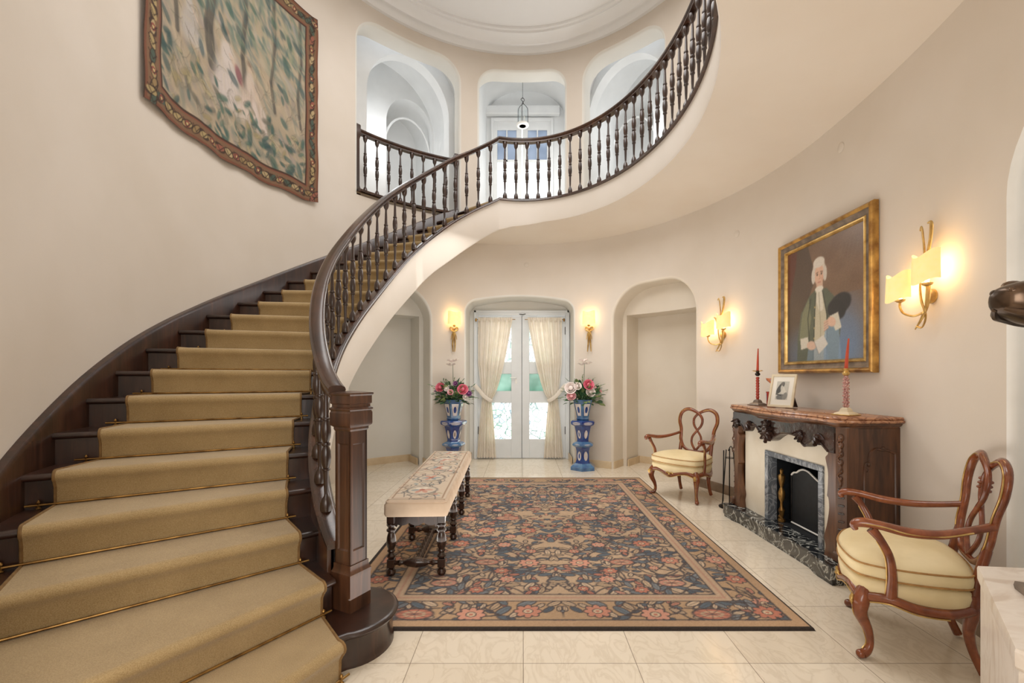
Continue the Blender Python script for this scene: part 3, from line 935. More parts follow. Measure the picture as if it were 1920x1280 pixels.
def bal_posts(t0, t1, spacing, posf, zlo, zhi, parent, proto_h):
    # positions at equal arc spacing
    tt = rng(t0, t1, 600); L = [0]
    for a, b in zip(tt[:-1], tt[1:]): L.append(L[-1] + (posf(b)[0] - posf(a)[0]).length)
    n = int(L[-1] / spacing)
    res = []
    for i in range(n + 1):
        s_ = L[-1] * (i + .5) / (n + 1); res.append(float(np.interp(s_, L, tt)))
    return res
proto = baluster_mesh(1.0); first = True
for t in bal_posts(229.5, TK + 1.0, .19, innc, 0, 0, bal, .8) + bal_posts(TK - .4, TE, .164, innc, 0, 0, bal, .8):
    p, n = innc(t); z0 = shoez(t) + .008; z1 = railz(t) - .062
    b = proto if first else proto.copy()
    if not first: COL.objects.link(b)
    first = False
    b.parent = bal; b.location = (p.x, p.y, z0); b.scale = (1, 1, z1 - z0); b.rotation_euler = (0, 0, math.atan2(n.y, n.x))
# square panelled newel
nw = bpy.data.objects.new('newel_post', None); COL.objects.link(nw); nw.parent = bal
nw.location = (NC_.x, NC_.y, .18); nw.rotation_euler = (0, 0, R(-27.5))
def sq(m, prof): 
    m.loft([[(sx * a, sy * a, z) for sx, sy in ((-1, -1), (1, -1), (1, 1), (-1, 1))] for a, z in prof], True)
m = MB(); sq(m, [(.069, 0), (.069, .17), (.072, .18), (.072, .195), (.066, .205), (.062, .22), (.062, .24)])
m.build('plinth', 'newel_wood', nw, smooth=20)
m = MB(); w_ = .056
sq(m, [(w_ - .008, .24), (w_ - .008, .93)])
for a in range(4):
    m.at(Matrix.Rotation(a * PI / 2, 4, 'Z'))
    for x0, x1, z0, z1 in ((-w_, -w_ + .018, .235, .94), (w_ - .018, w_, .235, .94), (-w_ + .018, w_ - .018, .235, .31), (-w_ + .018, w_ - .018, .87, .94)):
        m.box(x0, x1, w_ - .012, w_, z0, z1)
    m.loft([[(x, w_ - .001, z) for x, z in ((-.038, .31), (.038, .31), (.038, .87), (-.038, .87))], [(x, w_ - .009, z) for x, z in ((-.030, .318), (.030, .318), (.030, .862), (-.030, .862))]], caps=False)
m.at(Matrix.Identity(4))
m.build('panelled_shaft', 'newel_wood', nw, smooth=20)
m = MB(); sq(m, [(.058, .935), (.062, .945), (.062, .955), (.074, .965), (.076, .975), (.076, 1.03), (.072, 1.04), (.078, 1.048), (.078, 1.055), (.068, 1.062), (.068, 1.075), (.074, 1.08), (.074, 1.12), (.080, 1.128), (.080, 1.136), (.01, 1.145)])
m.build('cap', 'newel_wood', nw, smooth=20)
# slender end block where the low string meets the newel

# upper left guard balustrade in the wall opening
gb = thing('gallery_balustrade', 'short dark turned balustrade closing the left upper wall opening', 'balustrade')
def wl(t, o=0): return hall(t, .09 + o)
rib_sweep(rng(138.6, 110.2, 40), wl, lambda t: 4.86, RAILP, 'handrail', 'dark_wood', gb)
rib_sweep(rng(138.8, 110.0, 40), lambda t, o=0: hall(t, .05 + o), lambda t: 3.98, [(-.10, -.035), (.08, -.035), (.08, .01), (-.06, .01), (-.10, -.005)], 'base_rail', 'rail_wood', gb)
for t in bal_posts(137.6, 111.4, .185, wl, 0, 0, gb, .8):
    p, n = wl(t); b = proto.copy(); COL.objects.link(b); b.parent = gb
    b.location = (p.x, p.y, 3.985); b.scale = (1, 1, .815); b.rotation_euler = (0, 0, 0)
for t in (138.3, 110.4):
    p, n = hall(t, .08 if t > 120 else .02); m = MB().at(Matrix.Translation((p.x, p.y, 3.86)) @ Matrix.Rotation(math.atan2(n.y, n.x), 4, 'Z'))
    sq(m, [(.034, 0), (.034, .16), (.028, .18), (.024, .2), (.024, .84), (.03, .87), (.036, .89), (.036, 1.03), (.03, 1.045), (.005, 1.06)])
    m.build('end_post', 'dark_wood', gb, smooth=25)
# ------------------------------------------------------------------ double entrance door
def W2(m, X): return m.at(X)
DY = 7.80
df = MB()
for x0, x1, z0, z1 in ((-.80, -.765, 0, 2.50), (.73, .765, 0, 2.50), (-.765, .73, 2.44, 2.50)):
    df.box(x0, x1, DY - .045, DY + .10, z0, z1, .006)
df.box(-.83, -.79, DY - .06, DY, 0, 2.53, .006); df.box(.755, .795, DY - .06, DY, 0, 2.53, .006); df.box(-.83, .795, DY - .06, DY, 2.49, 2.53, .006)
fr = struct(df.build('door_1', 'door_white'), 'grey white painted frame round the glazed double door', 'door frame')
def leaf(name, xa, xb, gx0, gx1, label, side):
    t = thing(name, label, 'door', (0, DY, 0)); t['kind'] = 'structure'
    m = MB(); y0, y1 = -.02, .025
    rows = [(.335, .955), (1.155, 1.45), (1.655, 2.32)]
    z = .01; segs = []
    for a, b in rows:
        m.box(gx0, gx1, y0, y1, z, a, .004); z = b
    m.box(gx0, gx1, y0, y1, z, 2.435, .004)
    m.box(xa, gx0, y0, y1, .01, 2.435, .004); m.box(gx1, xb, y0, y1, .01, 2.435, .004)
    m.build('leaf_frame', 'door_white', t)
    for (a, b), mt, nm in zip(rows, ('leaded_glass', 'green_glass', 'leaded_glass'), ('lower_pane', 'middle_pane', 'upper_pane')):
        m = MB(); m.box(gx0 - .005, gx1 + .005, .0, .006, a - .005, b + .005)
        m.build(nm, mt, t)
    if side:
        m = MB(); m.box(-.13, -.095, -.026, -.018, 1.28, 1.36, .004); m.tube([(-.112, -.02, 1.385), (-.112, -.055, 1.385), (-.13, -.06, 1.385), (-.21, -.058, 1.385)], .007, 8, 3)
        h = m.build('handle', 'white_paint', t)
        m = MB(); m.lathe([(.018, 0), (.018, .006), (.001, .007)], 12); m.at(Matrix.Identity(4))
    for hz in (.42, 2.12):
        xh = xa + .004 if side else xb - .004
        m = MB(); m.tube([(xh, -.028, hz), (xh, -.028, hz + .13)], .007, 8); m.build('hinge', 'iron', t)
    return t
leaf('door_2', -.765, -.016, -.60, -.195, 'left leaf of the grey white glazed double door with lever handle', True)
leaf('door_3', -.012, .73, .115, .51, 'right leaf of the grey white glazed double door', False)
m = MB(); m.box(-.03, .006, DY - .002, DY + .035, .01, 2.435); m.box(-.765, .73, DY, DY + .05, 0, .02)
struct(m.build('trim_4', 'door_white', smooth=0))
m = MB(); m.box(-.0165, -.0115, DY - .024, DY - .019, .01, 2.435); struct(m.build('gap_shade_strip', 'shadow_gap', smooth=0))  # dark strip standing in for the shade between the two leaves
# closer arm above the leaves
m = MB(); m.tube([(-.08, DY - .03, 2.47), (0.0, DY - .07, 2.455), (.07, DY - .03, 2.475)], .006, 6)
tag(m.build('door_closer', 'iron'), 'small dark closer arm at the head of the double door', 'door closer')
m = MB()
# daylight-filled garden strip beyond the door
g = MB(); g.box(-6, 6, 8.2, 20, -.3, -.1); 
struct(g.build('ground_outside', 'paving'))

# curtains tied back
def curtain(sg, label):
    xo = -.755 if sg < 0 else .665          # outer edge
    t = thing('tied_curtain', label, 'curtain', (0, DY - .10, 0), 0, 'cream curtains tied back on the entrance door')
    zt = 2.36; zt_tie = 1.02; NU, NZ = 70, 44
    rings = []
    for j in range(NZ + 1):
        z = .03 + (zt - .03) * j / NZ
        if z > zt_tie:
            f = (z - zt_tie) / (zt - zt_tie)
            e = f ** .62
            inn = lerp(.225, .58, e); out0 = lerp(.07, .0, min(1, f * 2.2))
        else:
            f = (zt_tie - z) / zt_tie
            inn = lerp(.225, .31, f ** .8); out0 = lerp(.07, -.02, f ** .7)
        row = []
        for i in range(NU + 1):
            u = i / NU; x = lerp(out0, inn, u)
            amp = .016 + .012 * abs(z - zt_tie) / 1.3
            ph = u * 2 * PI * 7
            y = amp * math.sin(ph + .7 * math.sin(3 * u + z)) + .006 * math.sin(ph * 2.3 + z * 2) - .03 * (1 - min(1, abs(z - zt_tie) / .25)) * math.sin(PI * u)
            row.append((xo + (-sg) * x, y, z + .004 * math.sin(ph)))
        rings.append(row)
    m = MB(); m.loft(rings, caps=False, closed=False)
    c = m.build('drape', 'curtain', t, smooth=80)
    # gathered heading
    m = MB(); row = []
    hs = []
    for zz in (2.345, 2.375, 2.40):
        hs.append([(xo + -sg * .58 * i / 100, .012 * math.sin(i * 1.1) - .003, zz + .004 * math.sin(i * .9)) for i in range(101)])
    m.loft(hs, caps=False, closed=False); m.build('heading', 'curtain', t, smooth=80)
    m = MB(); m.tube([(xo - sg * -.045, .015, 2.37), (xo - sg * .63, .015, 2.37)], .006, 8)
    m.build('curtain_rod', 'brass', t)
    m = MB(); m.ball((xo + sg * .035, .0, 2.36), .018, 10, (1, .6, 1.7)); m.build('rod_end', 'brass', t)
    # tie band
    m = MB(); P = [(xo + sg * .06, .02, 1.26), (xo + -sg * .03, -.02, 1.16), (xo + -sg * .10, -.055, 1.08), (xo + -sg * .18, -.06, 1.02), (xo + -sg * .235, -.03, .99), (xo - sg * .24, .02, 1.0)]
    m.tube(P, .032, 8, 5, flat=.22, up=V((0, 1, 0))); m.build('tie_band', 'curtain', t, smooth=60)
    m = MB(); m.lathe([(.026, 0), (.024, .008), (.01, .012), (.008, .03), (.0005, .032)], 12); o = m.build('tie_hook', 'white_paint', t)
    o.rotation_euler = (R(90), 0, 0); o.location = (xo + sg * .06, .02, 1.265)
    return t
curtain(-1, 'cream curtain on the left door leaf tied back to the left')
curtain(1, 'cream curtain on the right door leaf tied back to the right')

# ------------------------------------------------------------------ upper French window, blind box and lantern
UX = -.01
t = thing('window_1', 'white French window with blinds behind the central upper opening', 'window', (UX, YB, FLOOR2)); t['kind'] = 'structure'
m = MB()
for x0, x1 in ((-.60, -.55), (.55, .60)): m.box(x0, x1, -.05, .06, 0, 2.42, .004)
m.box(-.55, .55, -.05, .06, 2.36, 2.42, .004); m.build('window_frame', 'upper_white', t)
for sg in (-1, 1):
    m = MB(); xa, xb = (-.55, -.01) if sg < 0 else (.01, .55)
    ga, gb_ = xa + (.07 if sg < 0 else .10), xb - (.10 if sg < 0 else .07)
    m.box(xa, ga, -.02, .03, 0, 2.36, .003); m.box(gb_, xb, -.02, .03, 0, 2.36, .003)
    m.box(ga, gb_, -.02, .03, 0, .18, .003); m.box(ga, gb_, -.02, .03, 2.20, 2.36, .003)
    mid = (ga + gb_) / 2; m.box(mid - .012, mid + .012, -.02, .02, .18, 2.2)
    m.box(ga, gb_, -.02, .02, 1.585, 1.625)
    for sx in (0,): m.box(ga, gb_, -.012, .0, .80, .812)
    m.build('sash', 'upper_white', t)
    m = MB(); m.box(ga, gb_, .004, .008, .18, 1.60); m.build('pane', 'clear_glass', t)
    m = MB(); m.box(ga, gb_, .004, .008, 1.62, 2.20); m.build('top_pane', 'grey_glass', t)
m = MB(); m.box(UX - .71, UX + .72, YB - .12, YB - .005, 6.42, 6.58, .01)
tag(m.build('blind_box', 'upper_white'), 'long white roller blind box above the upper window', 'blind box')
# balcony rail seen through the glass
m = MB()
for i in range(9): m.tube([(-.6 + i * .15, 9.5, 3.9), (-.6 + i * .15, 9.5, 4.9)], .010, 6)
for z in (4.0, 4.85): m.tube([(-.75, 9.5, z), (.75, 9.5, z)], .014, 6)
tag(m.build('balcony_railing', 'iron'), 'thin dark balcony railing outside the upper window', 'railing')
# lantern
LX, LY = 0.0, 8.0
t = thing('hanging_lantern', 'glass and wire lantern hanging in the central upper opening', 'lantern', (LX, LY, 5.80))
m = MB(); m.lathe([(.10, .0), (.11, .01), (.11, .035), (.10, .045), (.06, .05), (.055, .01), (.06, 0)], 16); m.build('base_ring', 'white_paint', t)
m = MB(); m.lathe([(.095, .04), (.095, .33)], 20, caps=False); m.build('glass_cylinder', 'clear_glass', t)
m = MB()
for a in range(3):
    an = a * 2 * PI / 3 + .4
    m.tube([(.098 * math.cos(an), .098 * math.sin(an), .04), (.098 * math.cos(an), .098 * math.sin(an), .30), (.06 * math.cos(an), .06 * math.sin(an), .37), (.01, 0, .40), (0, 0, .44)], .005, 6, 4)
m.build('wire_frame', 'iron', t)
m = MB(); m.tube([(0, 0, .42), (.03, 0, .46), (0, 0, .50), (-.03, 0, .47), (0, 0, .44)], .005, 6, 4); m.build('hook', 'iron', t)
m = MB(); m.tube([(0, 0, .48), (0, 0, .98)], .004, 6); m.build('chain', 'iron', t)
m = MB(); m.lathe([(.03, .97), (.03, .985), (.01, .99)], 12); m.build('ceiling_rose', 'iron', t)
m = MB()
for a in range(3):
    an = a * 2 * PI / 3
    m.lathe([(.012, .06), (.012, .16), (.004, .19)], 8, (.03 * math.cos(an), .03 * math.sin(an), 0))
m.build('candle_tube', 'white_paint', t)

# ------------------------------------------------------------------ tapestry on the left wall
def tapestry():
    Wd, Hd = 330, 300; rs = random.Random(5); c = Canvas(Wd, Hd, (170, 154, 130))
    bw = 26
    for i in range(1100):
        x, y = rs.uniform(0, Wd), rs.uniform(0, Hd)
        up = y < Hd * .5
        pal = [(112, 126, 116), (136, 142, 124), (154, 152, 130), (100, 114, 108), (176, 160, 134), (184, 172, 150), (164, 156, 150)] if up else [(168, 150, 126), (180, 160, 134), (142, 138, 124), (112, 122, 112), (158, 144, 130), (188, 170, 144), (150, 138, 130)]
        c.ell(x, y, rs.uniform(5, 18), rs.uniform(1.5, 5), rs.choice(pal), rs.uniform(.2, 1.3), .5, .6)
    for x, wd in ((50, 7), (112, 17), (176, 8), (235, 6), (290, 5)):
        c.line([(x, 0), (x + 4, 90), (x - 4, 150), (x + 3, 190)], wd, (80, 76, 70), .8); c.line([(x - wd * .3, 0), (x - wd * .2, 170)], 2, (112, 104, 90), .7)
    for i in range(420):
        x, y = rs.uniform(20, Wd - 20), rs.uniform(0, 130)
        c.ell(x, y, rs.uniform(4, 10), rs.uniform(1.5, 3.2), rs.choice([(80, 104, 100), (104, 124, 112), (136, 142, 114), (172, 162, 132), (74, 96, 96)]), rs.uniform(.3, 1.8), .5, .5)
    def fig(x, y, s, dress, col2):
        c.ell(x, y + 22 * s, 17 * s, 27 * s, dress, .35, .8, .6); c.ell(x + 10 * s, y + 36 * s, 25 * s, 13 * s, dress, .4, .75, .6)
        c.ell(x + 1 * s, y - 4 * s, 9 * s, 12 * s, dress, 0, .85, .5); c.ell(x, y - 20 * s, 5 * s, 6 * s, (198, 174, 152), 0, .9, .4)
        c.ell(x - 1, y - 25 * s, 5.5 * s, 3.5 * s, (140, 120, 102), 0, .8, .4); c.line([(x + 6 * s, y - 4 * s), (x + 20 * s, y + 10 * s)], 4 * s, (198, 176, 156), .8)
        for i in range(9): c.line([(x - 12 * s + i * 3.4 * s, y + 6 * s + i), (x - 14 * s + i * 6 * s, y + 40 * s)], .9, col2, .35)
    fig(72, 150, .8, (184, 176, 168), (140, 132, 134)); fig(142, 164, 1.3, (204, 192, 184), (160, 146, 150))
    fig(186, 178, 1.05, (204, 186, 170), (150, 116, 116)); c.ell(166, 176, 5, 12, (128, 78, 84), -.5, .8, .4); c.ell(200, 214, 6, 20, (208, 192, 182), -.2, .8, .4); c.ell(216, 212, 6, 20, (204, 188, 176), -.35, .8, .4)
    for i in range(150):
        x, y = rs.uniform(26, Wd - 26), rs.uniform(205, 276); a = rs.uniform(-1.4, 1.6); s = rs.uniform(.4, 1.2)
        col = rs.choice([(66, 94, 88), (84, 110, 96), (160, 144, 104), (182, 166, 126), (60, 82, 80), (116, 110, 96), (150, 140, 120)])
        c.ell(x, y, 9 * s, 4.0 * s, (74, 76, 68), a, .35, .4); c.ell(x, y, 8 * s, 3.0 * s, col, a, .8, .35)
    for i in range(170):
        x, y = rs.uniform(26, Wd - 26), rs.uniform(140, 276); a = rs.uniform(0, 6.3); P = [(x, y)]
        for j in range(5): a += rs.uniform(-.2, .7); P.append((P[-1][0] + 4 * math.cos(a), P[-1][1] + 4 * math.sin(a)))
        c.line(P, .9, rs.choice([(70, 66, 54), (196, 182, 144), (104, 98, 80)]), .5)
    sm = c.a.copy()
    for k in range(1, 4): sm = sm + np.roll(np.roll(c.a, k, 0), k, 1) * 1.0
    c.a = c.a * .45 + sm / 4 * .55
    for i in range(46):
        x, y = rs.uniform(26, Wd - 26), rs.uniform(26, 276); s = rs.uniform(.6, 1.6)
        c.ell(x, y, 9 * s, 4 * s, rs.choice([(52, 82, 80), (62, 90, 80), (48, 70, 74)]), rs.uniform(.2, 1.4), .55, .5)
    # border
    for x0, x1, y0, y1 in ((0, bw, 0, Hd), (Wd - bw, Wd, 0, Hd), (0, Wd, Hd - bw, Hd), (0, Wd, 0, bw)):
        c.poly([(x0, y0), (x1, y0), (x1, y1), (x0, y1)], (122, 92, 68))
    e = 3
    for a, col in ((0, (66, 44, 32)), (e, (120, 74, 54)), (bw - 2, (128, 78, 60)), (bw, (70, 50, 38))):
        for q in (0, 1): c.line([(a, a), (Wd - a, a), (Wd - a, Hd - a), (a, Hd - a), (a, a)], 2.4, col)
    n = 0
    per = [((bw / 2, y), PI / 2) for y in range(10, Hd, 15)] + [((Wd - bw / 2, y), PI / 2) for y in range(10, Hd, 15)] + [((x, Hd - bw / 2), 0) for x in range(10, Wd, 15)] + [((x, bw / 2), 0) for x in range(10, Wd, 15)]
    for (x, y), a in per:
        n += 1
        col = rs.choice([(172, 150, 104), (150, 124, 84), (74, 88, 76), (150, 92, 74), (182, 160, 118)])
        c.ell(x, y, 9, 5, (44, 34, 28), a + rs.uniform(-.6, .6), .7); c.ell(x, y, 7.5, 3.6, col, a + rs.uniform(-.6, .6), .95)
        if n % 3 == 0: c.ell(x, y, 4, 4, (140, 72, 62), 0, .9); c.ell(x, y, 1.6, 1.6, (196, 170, 120))
        c.line([(x - 6, y - 5), (x, y + 3), (x + 6, y - 3)], 1.1, (48, 36, 28), .8)
    tA, tB = 189.6, 150.3
    def mp(u, v):
        tt = tA + (tB - tA) * u
        X = np.zeros_like(u); Y = np.zeros_like(u)
        row = [hall(float(q), -.03) for q in tt[0]]
        x = np.array([p.x for p, n in row]); y = np.array([p.y for p, n in row]); nx = np.array([n.x for p, n in row]); ny = np.array([n.y for p, n in row])
        wv = .010 * np.sin(u * 31) * (1 - v) + .006 * np.sin(u * 17 + v * 4) + .006 * np.sin(v * 23)
        edge = np.clip((u - .97) / .03, 0, 1) * .03
        X = x[None, :] - nx[None, :] * (.0 + np.abs(wv) + edge * .5); Y = y[None, :] - ny[None, :] * (.0 + np.abs(wv) + edge * .5)
        Z = 3.56 + 2.30 * v + .012 * np.sin(u * 26) * (1 - v) - .02 * np.sin(u * PI) * (1 - v) + .01 * np.sin(v * 14 + 1) * u
        return X, Y, Z
    o = paint_mesh('tapestry', c, mp, 'tapestry_paint')
    tag(o, 'large woven woodland tapestry with seated figures hanging on the left wall', 'tapestry')
tapestry()
# ------------------------------------------------------------------ patterned rug
def rug():
    x0, x1, y0, y1 = -1.155, 1.615, 2.505, 6.28
    res = .0072
    Wd, Hd = int((x1 - x0) / res), int((y1 - y0) / res); hw = Wd // 2 + 1
    rs = random.Random(11); c = Canvas(hw, Hd, (190, 162, 132))
    TAN = [(198, 170, 138), (186, 158, 126), (208, 182, 152)]
    BLU = [(92, 104, 114), (106, 116, 124), (80, 92, 104), (124, 130, 134)]
    RED = [(200, 136, 112), (210, 150, 126), (188, 120, 98)]
    INK = (74, 66, 66)
    bw = int(.36 / res)
    def leafy(x, y, a, s, col, ink=True):
        if ink: c.ell(x, y, 9 * s + 1.3, 3.6 * s + 1.3, INK, a, .9)
        c.ell(x, y, 9 * s, 3.4 * s, col, a, 1)
        c.line([(x - 7 * s * math.cos(a), y - 7 * s * math.sin(a)), (x + 7 * s * math.cos(a), y + 7 * s * math.sin(a))], .9, INK, .5)
    def flower(x, y, s, col, n=8):
        a0 = rs.uniform(0, 1)
        for i in range(n):
            a = a0 + i * 2 * PI / n
            c.ell(x + 7 * s * math.cos(a), y + 6 * s * math.sin(a), 4.4 * s + 1, 3.0 * s + 1, INK, a, .9)
        for i in range(n):
            a = a0 + i * 2 * PI / n
            c.ell(x + 7 * s * math.cos(a), y + 6 * s * math.sin(a), 4.2 * s, 2.7 * s, col, a, 1)
        c.ell(x, y, 4.4 * s, 4.0 * s, INK); c.ell(x, y, 3.6 * s, 3.2 * s, TAN[2]); c.ell(x, y, 1.6 * s, 1.5 * s, RED[2])
    def palmette(x, y, s, col):
        c.ell(x, y, 17 * s + 1.5, 9 * s + 1.5, INK); c.ell(x, y, 17 * s, 9 * s, col); c.ell(x, y, 11 * s, 5.4 * s, TAN[0]); c.ell(x, y, 8 * s, 3.4 * s, RED[0])
        for i in range(9):
            a = i * 2 * PI / 9; c.line([(x, y), (x + 16 * s * math.cos(a), y + 8.4 * s * math.sin(a))], .9, INK, .6)
    def fill(ax0, ax1, ay0, ay1, dens, fl):
        A = (ax1 - ax0) * (ay1 - ay0)
        for i in range(int(A / dens)):
            x, y = rs.uniform(ax0, ax1), rs.uniform(ay0, ay1); r = rs.random()
            if r < .16:
                a = rs.uniform(0, 2 * PI); P = [(x, y)]
                for j in range(7): a += rs.uniform(-.2, .65); P.append((P[-1][0] + 7 * math.cos(a), P[-1][1] + 7 * math.sin(a)))
                c.line(P, 1.8, INK, .85)
            elif r < .54: leafy(x, y, rs.uniform(-1.0, 1.0) + (PI / 2 if rs.random() < .25 else 0), rs.uniform(.35, .95), rs.choice(BLU))
            elif r < .84: leafy(x, y, rs.uniform(0, PI), rs.uniform(.4, .85), rs.choice(TAN))
            else: leafy(x, y, rs.uniform(0, PI), rs.uniform(.35, .6), rs.choice(RED))
        for x, y, s, k in fl:
            (palmette if k else flower)(x, y, s, rs.choice(RED))
    F = []
    stepy = 46; j = 0
    for yy in range(bw + 22, Hd - bw - 10, stepy):
        j += 1
        for i, xx in enumerate(range(bw + 16 + (26 if j % 2 else 0), hw - 12, 52)):
            F.append((xx + rs.uniform(-6, 6), yy + rs.uniform(-6, 6), rs.uniform(.6, 1.0), (i + j) % 3 == 0))
            F.append((xx + 24 + rs.uniform(-5, 5), yy + 22 + rs.uniform(-6, 6), rs.uniform(.4, .65), False))
    fill(bw, hw, bw, Hd - bw, 62, F)
    # border ground
    e = int(.03 / res)
    for a, b, d, f in ((0, bw, 0, Hd), (0, hw, 0, bw), (0, hw, Hd - bw, Hd)):
        c.poly([(a, d), (b, d), (b, f), (a, f)], (182, 150, 116))
    Fb = []
    for yy in range(24, Hd, 46): Fb.append((bw * .5 + rs.uniform(-6, 6), yy, rs.uniform(.7, 1.0), 0))
    fill(8, bw - 6, 0, Hd, 70, Fb)
    for yl in ((0, bw), (Hd - bw, Hd)):
        Fb = [(xx, (yl[0] + yl[1]) / 2 + rs.uniform(-3, 3), rs.uniform(.7, 1.05), k % 3 == 1) for k, xx in enumerate(range(26, hw - 10, 46))]
        fill(8, hw, yl[0] + 6, yl[1] - 6, 70, Fb)
    def frame(d, wd, col, al=1):
        c.line([(hw + 5, d), (d, d), (d, Hd - d), (hw + 5, Hd - d)], wd, col, al)
    frame(bw, 12, (190, 162, 134)); frame(bw - 6, 1.3, INK); frame(bw + 6, 1.5, INK); frame(bw, 2.0, (178, 126, 108), .6)
    frame(8, 10, (186, 152, 118)); frame(14, 1.5, INK); frame(1.5, 6, (44, 34, 28))
    full = np.concatenate([c.a, c.a[:, ::-1]], 1)[:, :Wd]
    rng_ = np.random.default_rng(3); n = rng_.normal(0, .016, full.shape[:2])[..., None]
    full = full + n
    # broken mirror symmetry: slightly different wear across the pile
    f = Canvas(Wd, Hd, (0, 0, 0)); f.a = full
    f.a = f.a * (0.97 + .05 * np.sin(f.y / 37.)[..., None] * np.sin(f.x / 51.)[..., None])
    th = .012
    def mp(u, v):
        ed = np.minimum(np.minimum(u * Wd, (1 - u) * Wd), np.minimum(v * Hd, (1 - v) * Hd))
        Z = th * np.clip(ed / 1.0, 0, 1) + .0005
        return x0 + (x1 - x0) * u, y0 + (y1 - y0) * v, Z
    o = paint_mesh('rug', f, mp, 'rug_paint')
    tag(o, 'large floral rug in tan, slate blue and salmon on the hall floor', 'rug')
rug()
RZ = .0125

# ------------------------------------------------------------------ long upholstered bench
BL = 2.02
bench = thing('long_bench', 'long dark turned bench with tapestry seat on the rug edge', 'bench', (-.745, 3.22, RZ), R(1.9))
m = MB(); hw_ = .215
def rr(w, l, y0, z, r=.02):
    return [(-w + r, y0, z), (w - r, y0, z), (w, y0 + r, z), (w, y0 + l - r, z), (w - r, y0 + l, z), (-w + r, y0 + l, z), (-w, y0 + l - r, z), (-w, y0 + r, z)]
m.loft([rr(hw_, BL + .08, -.06, .415), rr(hw_ + .006, BL + .09, -.065, .43), rr(hw_ + .006, BL + .09, -.065, .495), rr(hw_ - .003, BL + .07, -.055, .51), rr(hw_ + .0, BL + .076, -.058, .515), rr(hw_ - .012, BL + .05, -.045, .53)], True)
m.build('seat', 'bench_cloth', bench, smooth=50)
def seatcover():
    rs = random.Random(8); c = Canvas(90, 430, (206, 188, 166))
    for i in range(170):
        x, y = rs.uniform(8, 82), rs.uniform(8, 422); a = rs.uniform(0, PI)
        P = [(x, y)]
        for j in range(6): a += rs.uniform(-.1, .7); P.append((P[-1][0] + 5 * math.cos(a), P[-1][1] + 5 * math.sin(a)))
        c.line(P, 1.6, rs.choice([(70, 76, 82), (96, 92, 90), (128, 108, 92)]), .75)
        if i % 2: c.ell(x, y, rs.uniform(3, 8), rs.uniform(2, 4), rs.choice([(196, 140, 118), (150, 162, 160), (222, 208, 188), (180, 164, 130)]), a, .7)
    for y in (40, 130, 215, 300, 385):
        c.ell(45, y, 26, 24, (86, 88, 92), 0, .55); c.ell(45, y, 23, 21, (214, 198, 176), 0, .9)
        for k in range(6): c.ell(45 + 11 * math.cos(k), y + 11 * math.sin(k), 7, 4, rs.choice([(198, 140, 120), (128, 142, 146), (226, 214, 196)]), k, .85)
        c.ell(45, y, 5, 5, (170, 104, 86))
    c.line([(6, 6), (84, 6), (84, 424), (6, 424), (6, 6)], 2, (150, 120, 96))
    def mp(u, v):
        bulge = .014 * np.sin(PI * u) ** .5
        return (-.20 + .40 * u), (-.04 + (BL + .04) * v), .532 + bulge * np.clip(np.minimum(v, 1 - v) * 12, 0, 1)
    paint_mesh('tapestry_cover', c, mp, 'seat_paint', bench)
seatcover()
LEG = [(.018, 0), (.024, .012), (.026, .03), (.02, .045), (.013, .055)]
def bench_leg():
    m = MB()
    m.lathe([(r * 1.25, z) for r, z in [(.012, 0), (.02, .005), (.026, .022), (.022, .042), (.012, .052), (.014, .06)]], 12)
    m.box(-.026, .026, -.026, .026, .058, .118, .004)
    m.lathe([(r * 1.25, z) for r, z in [(.013, .118), (.024, .13), (.026, .14), (.016, .155), (.014, .16), (.022, .17), (.022, .176), (.017, .185), (.024, .205), (.027, .235), (.024, .27), (.018, .295), (.016, .30), (.026, .312), (.026, .322), (.015, .332), (.024, .348), (.026, .356), (.016, .366)]], 14)
    m.box(-.026, .026, -.026, .026, .366, .416, .003)
    return m
ys = [-.032, .66, 1.36, 2.03]
pl = None
for y in ys:
    for sx in (-1, 1):
        if pl is None: pl = bench_leg().build('leg', 'bench_wood', bench)
        else: q = pl.copy(); COL.objects.link(q); q.parent = bench; pl_ = q
        (pl if (y == ys[0] and sx == -1) else q).location = (sx * .175, y, 0)
    m = MB(); P = [(-.15, .013), (-.13, .014), (-.115, .02), (-.10, .013), (-.085, .012), (-.06, .024), (0, .031), (.06, .024), (.085, .012), (.10, .013), (.115, .02), (.13, .014), (.15, .013)]
    m.tube([(x, y, .088) for x, r in P], [r * 1.15 for x, r in P], 12); m.build('cross_stretcher', 'bench_wood', bench)
for a, b in zip(ys[:-1], ys[1:]):
    m = MB(); n = 60; rings = []
    for i in range(n + 1):
        f = i / n; yy = lerp(a, b, f); tw = f * 2 * PI * 5
        r0 = .021 * min(1, 6 * min(f, 1 - f) + .5)
        rings.append([(math.cos(tw + 2 * PI * j / 12) * r0 * (1 + .38 * math.cos(2 * (2 * PI * j / 12))), yy, .088 + math.sin(tw + 2 * PI * j / 12) * r0 * (1 + .38 * math.cos(2 * (2 * PI * j / 12)))) for j in range(12)])
    m.loft(rings, True); m.build('twisted_stretcher', 'bench_wood', bench, smooth=60)
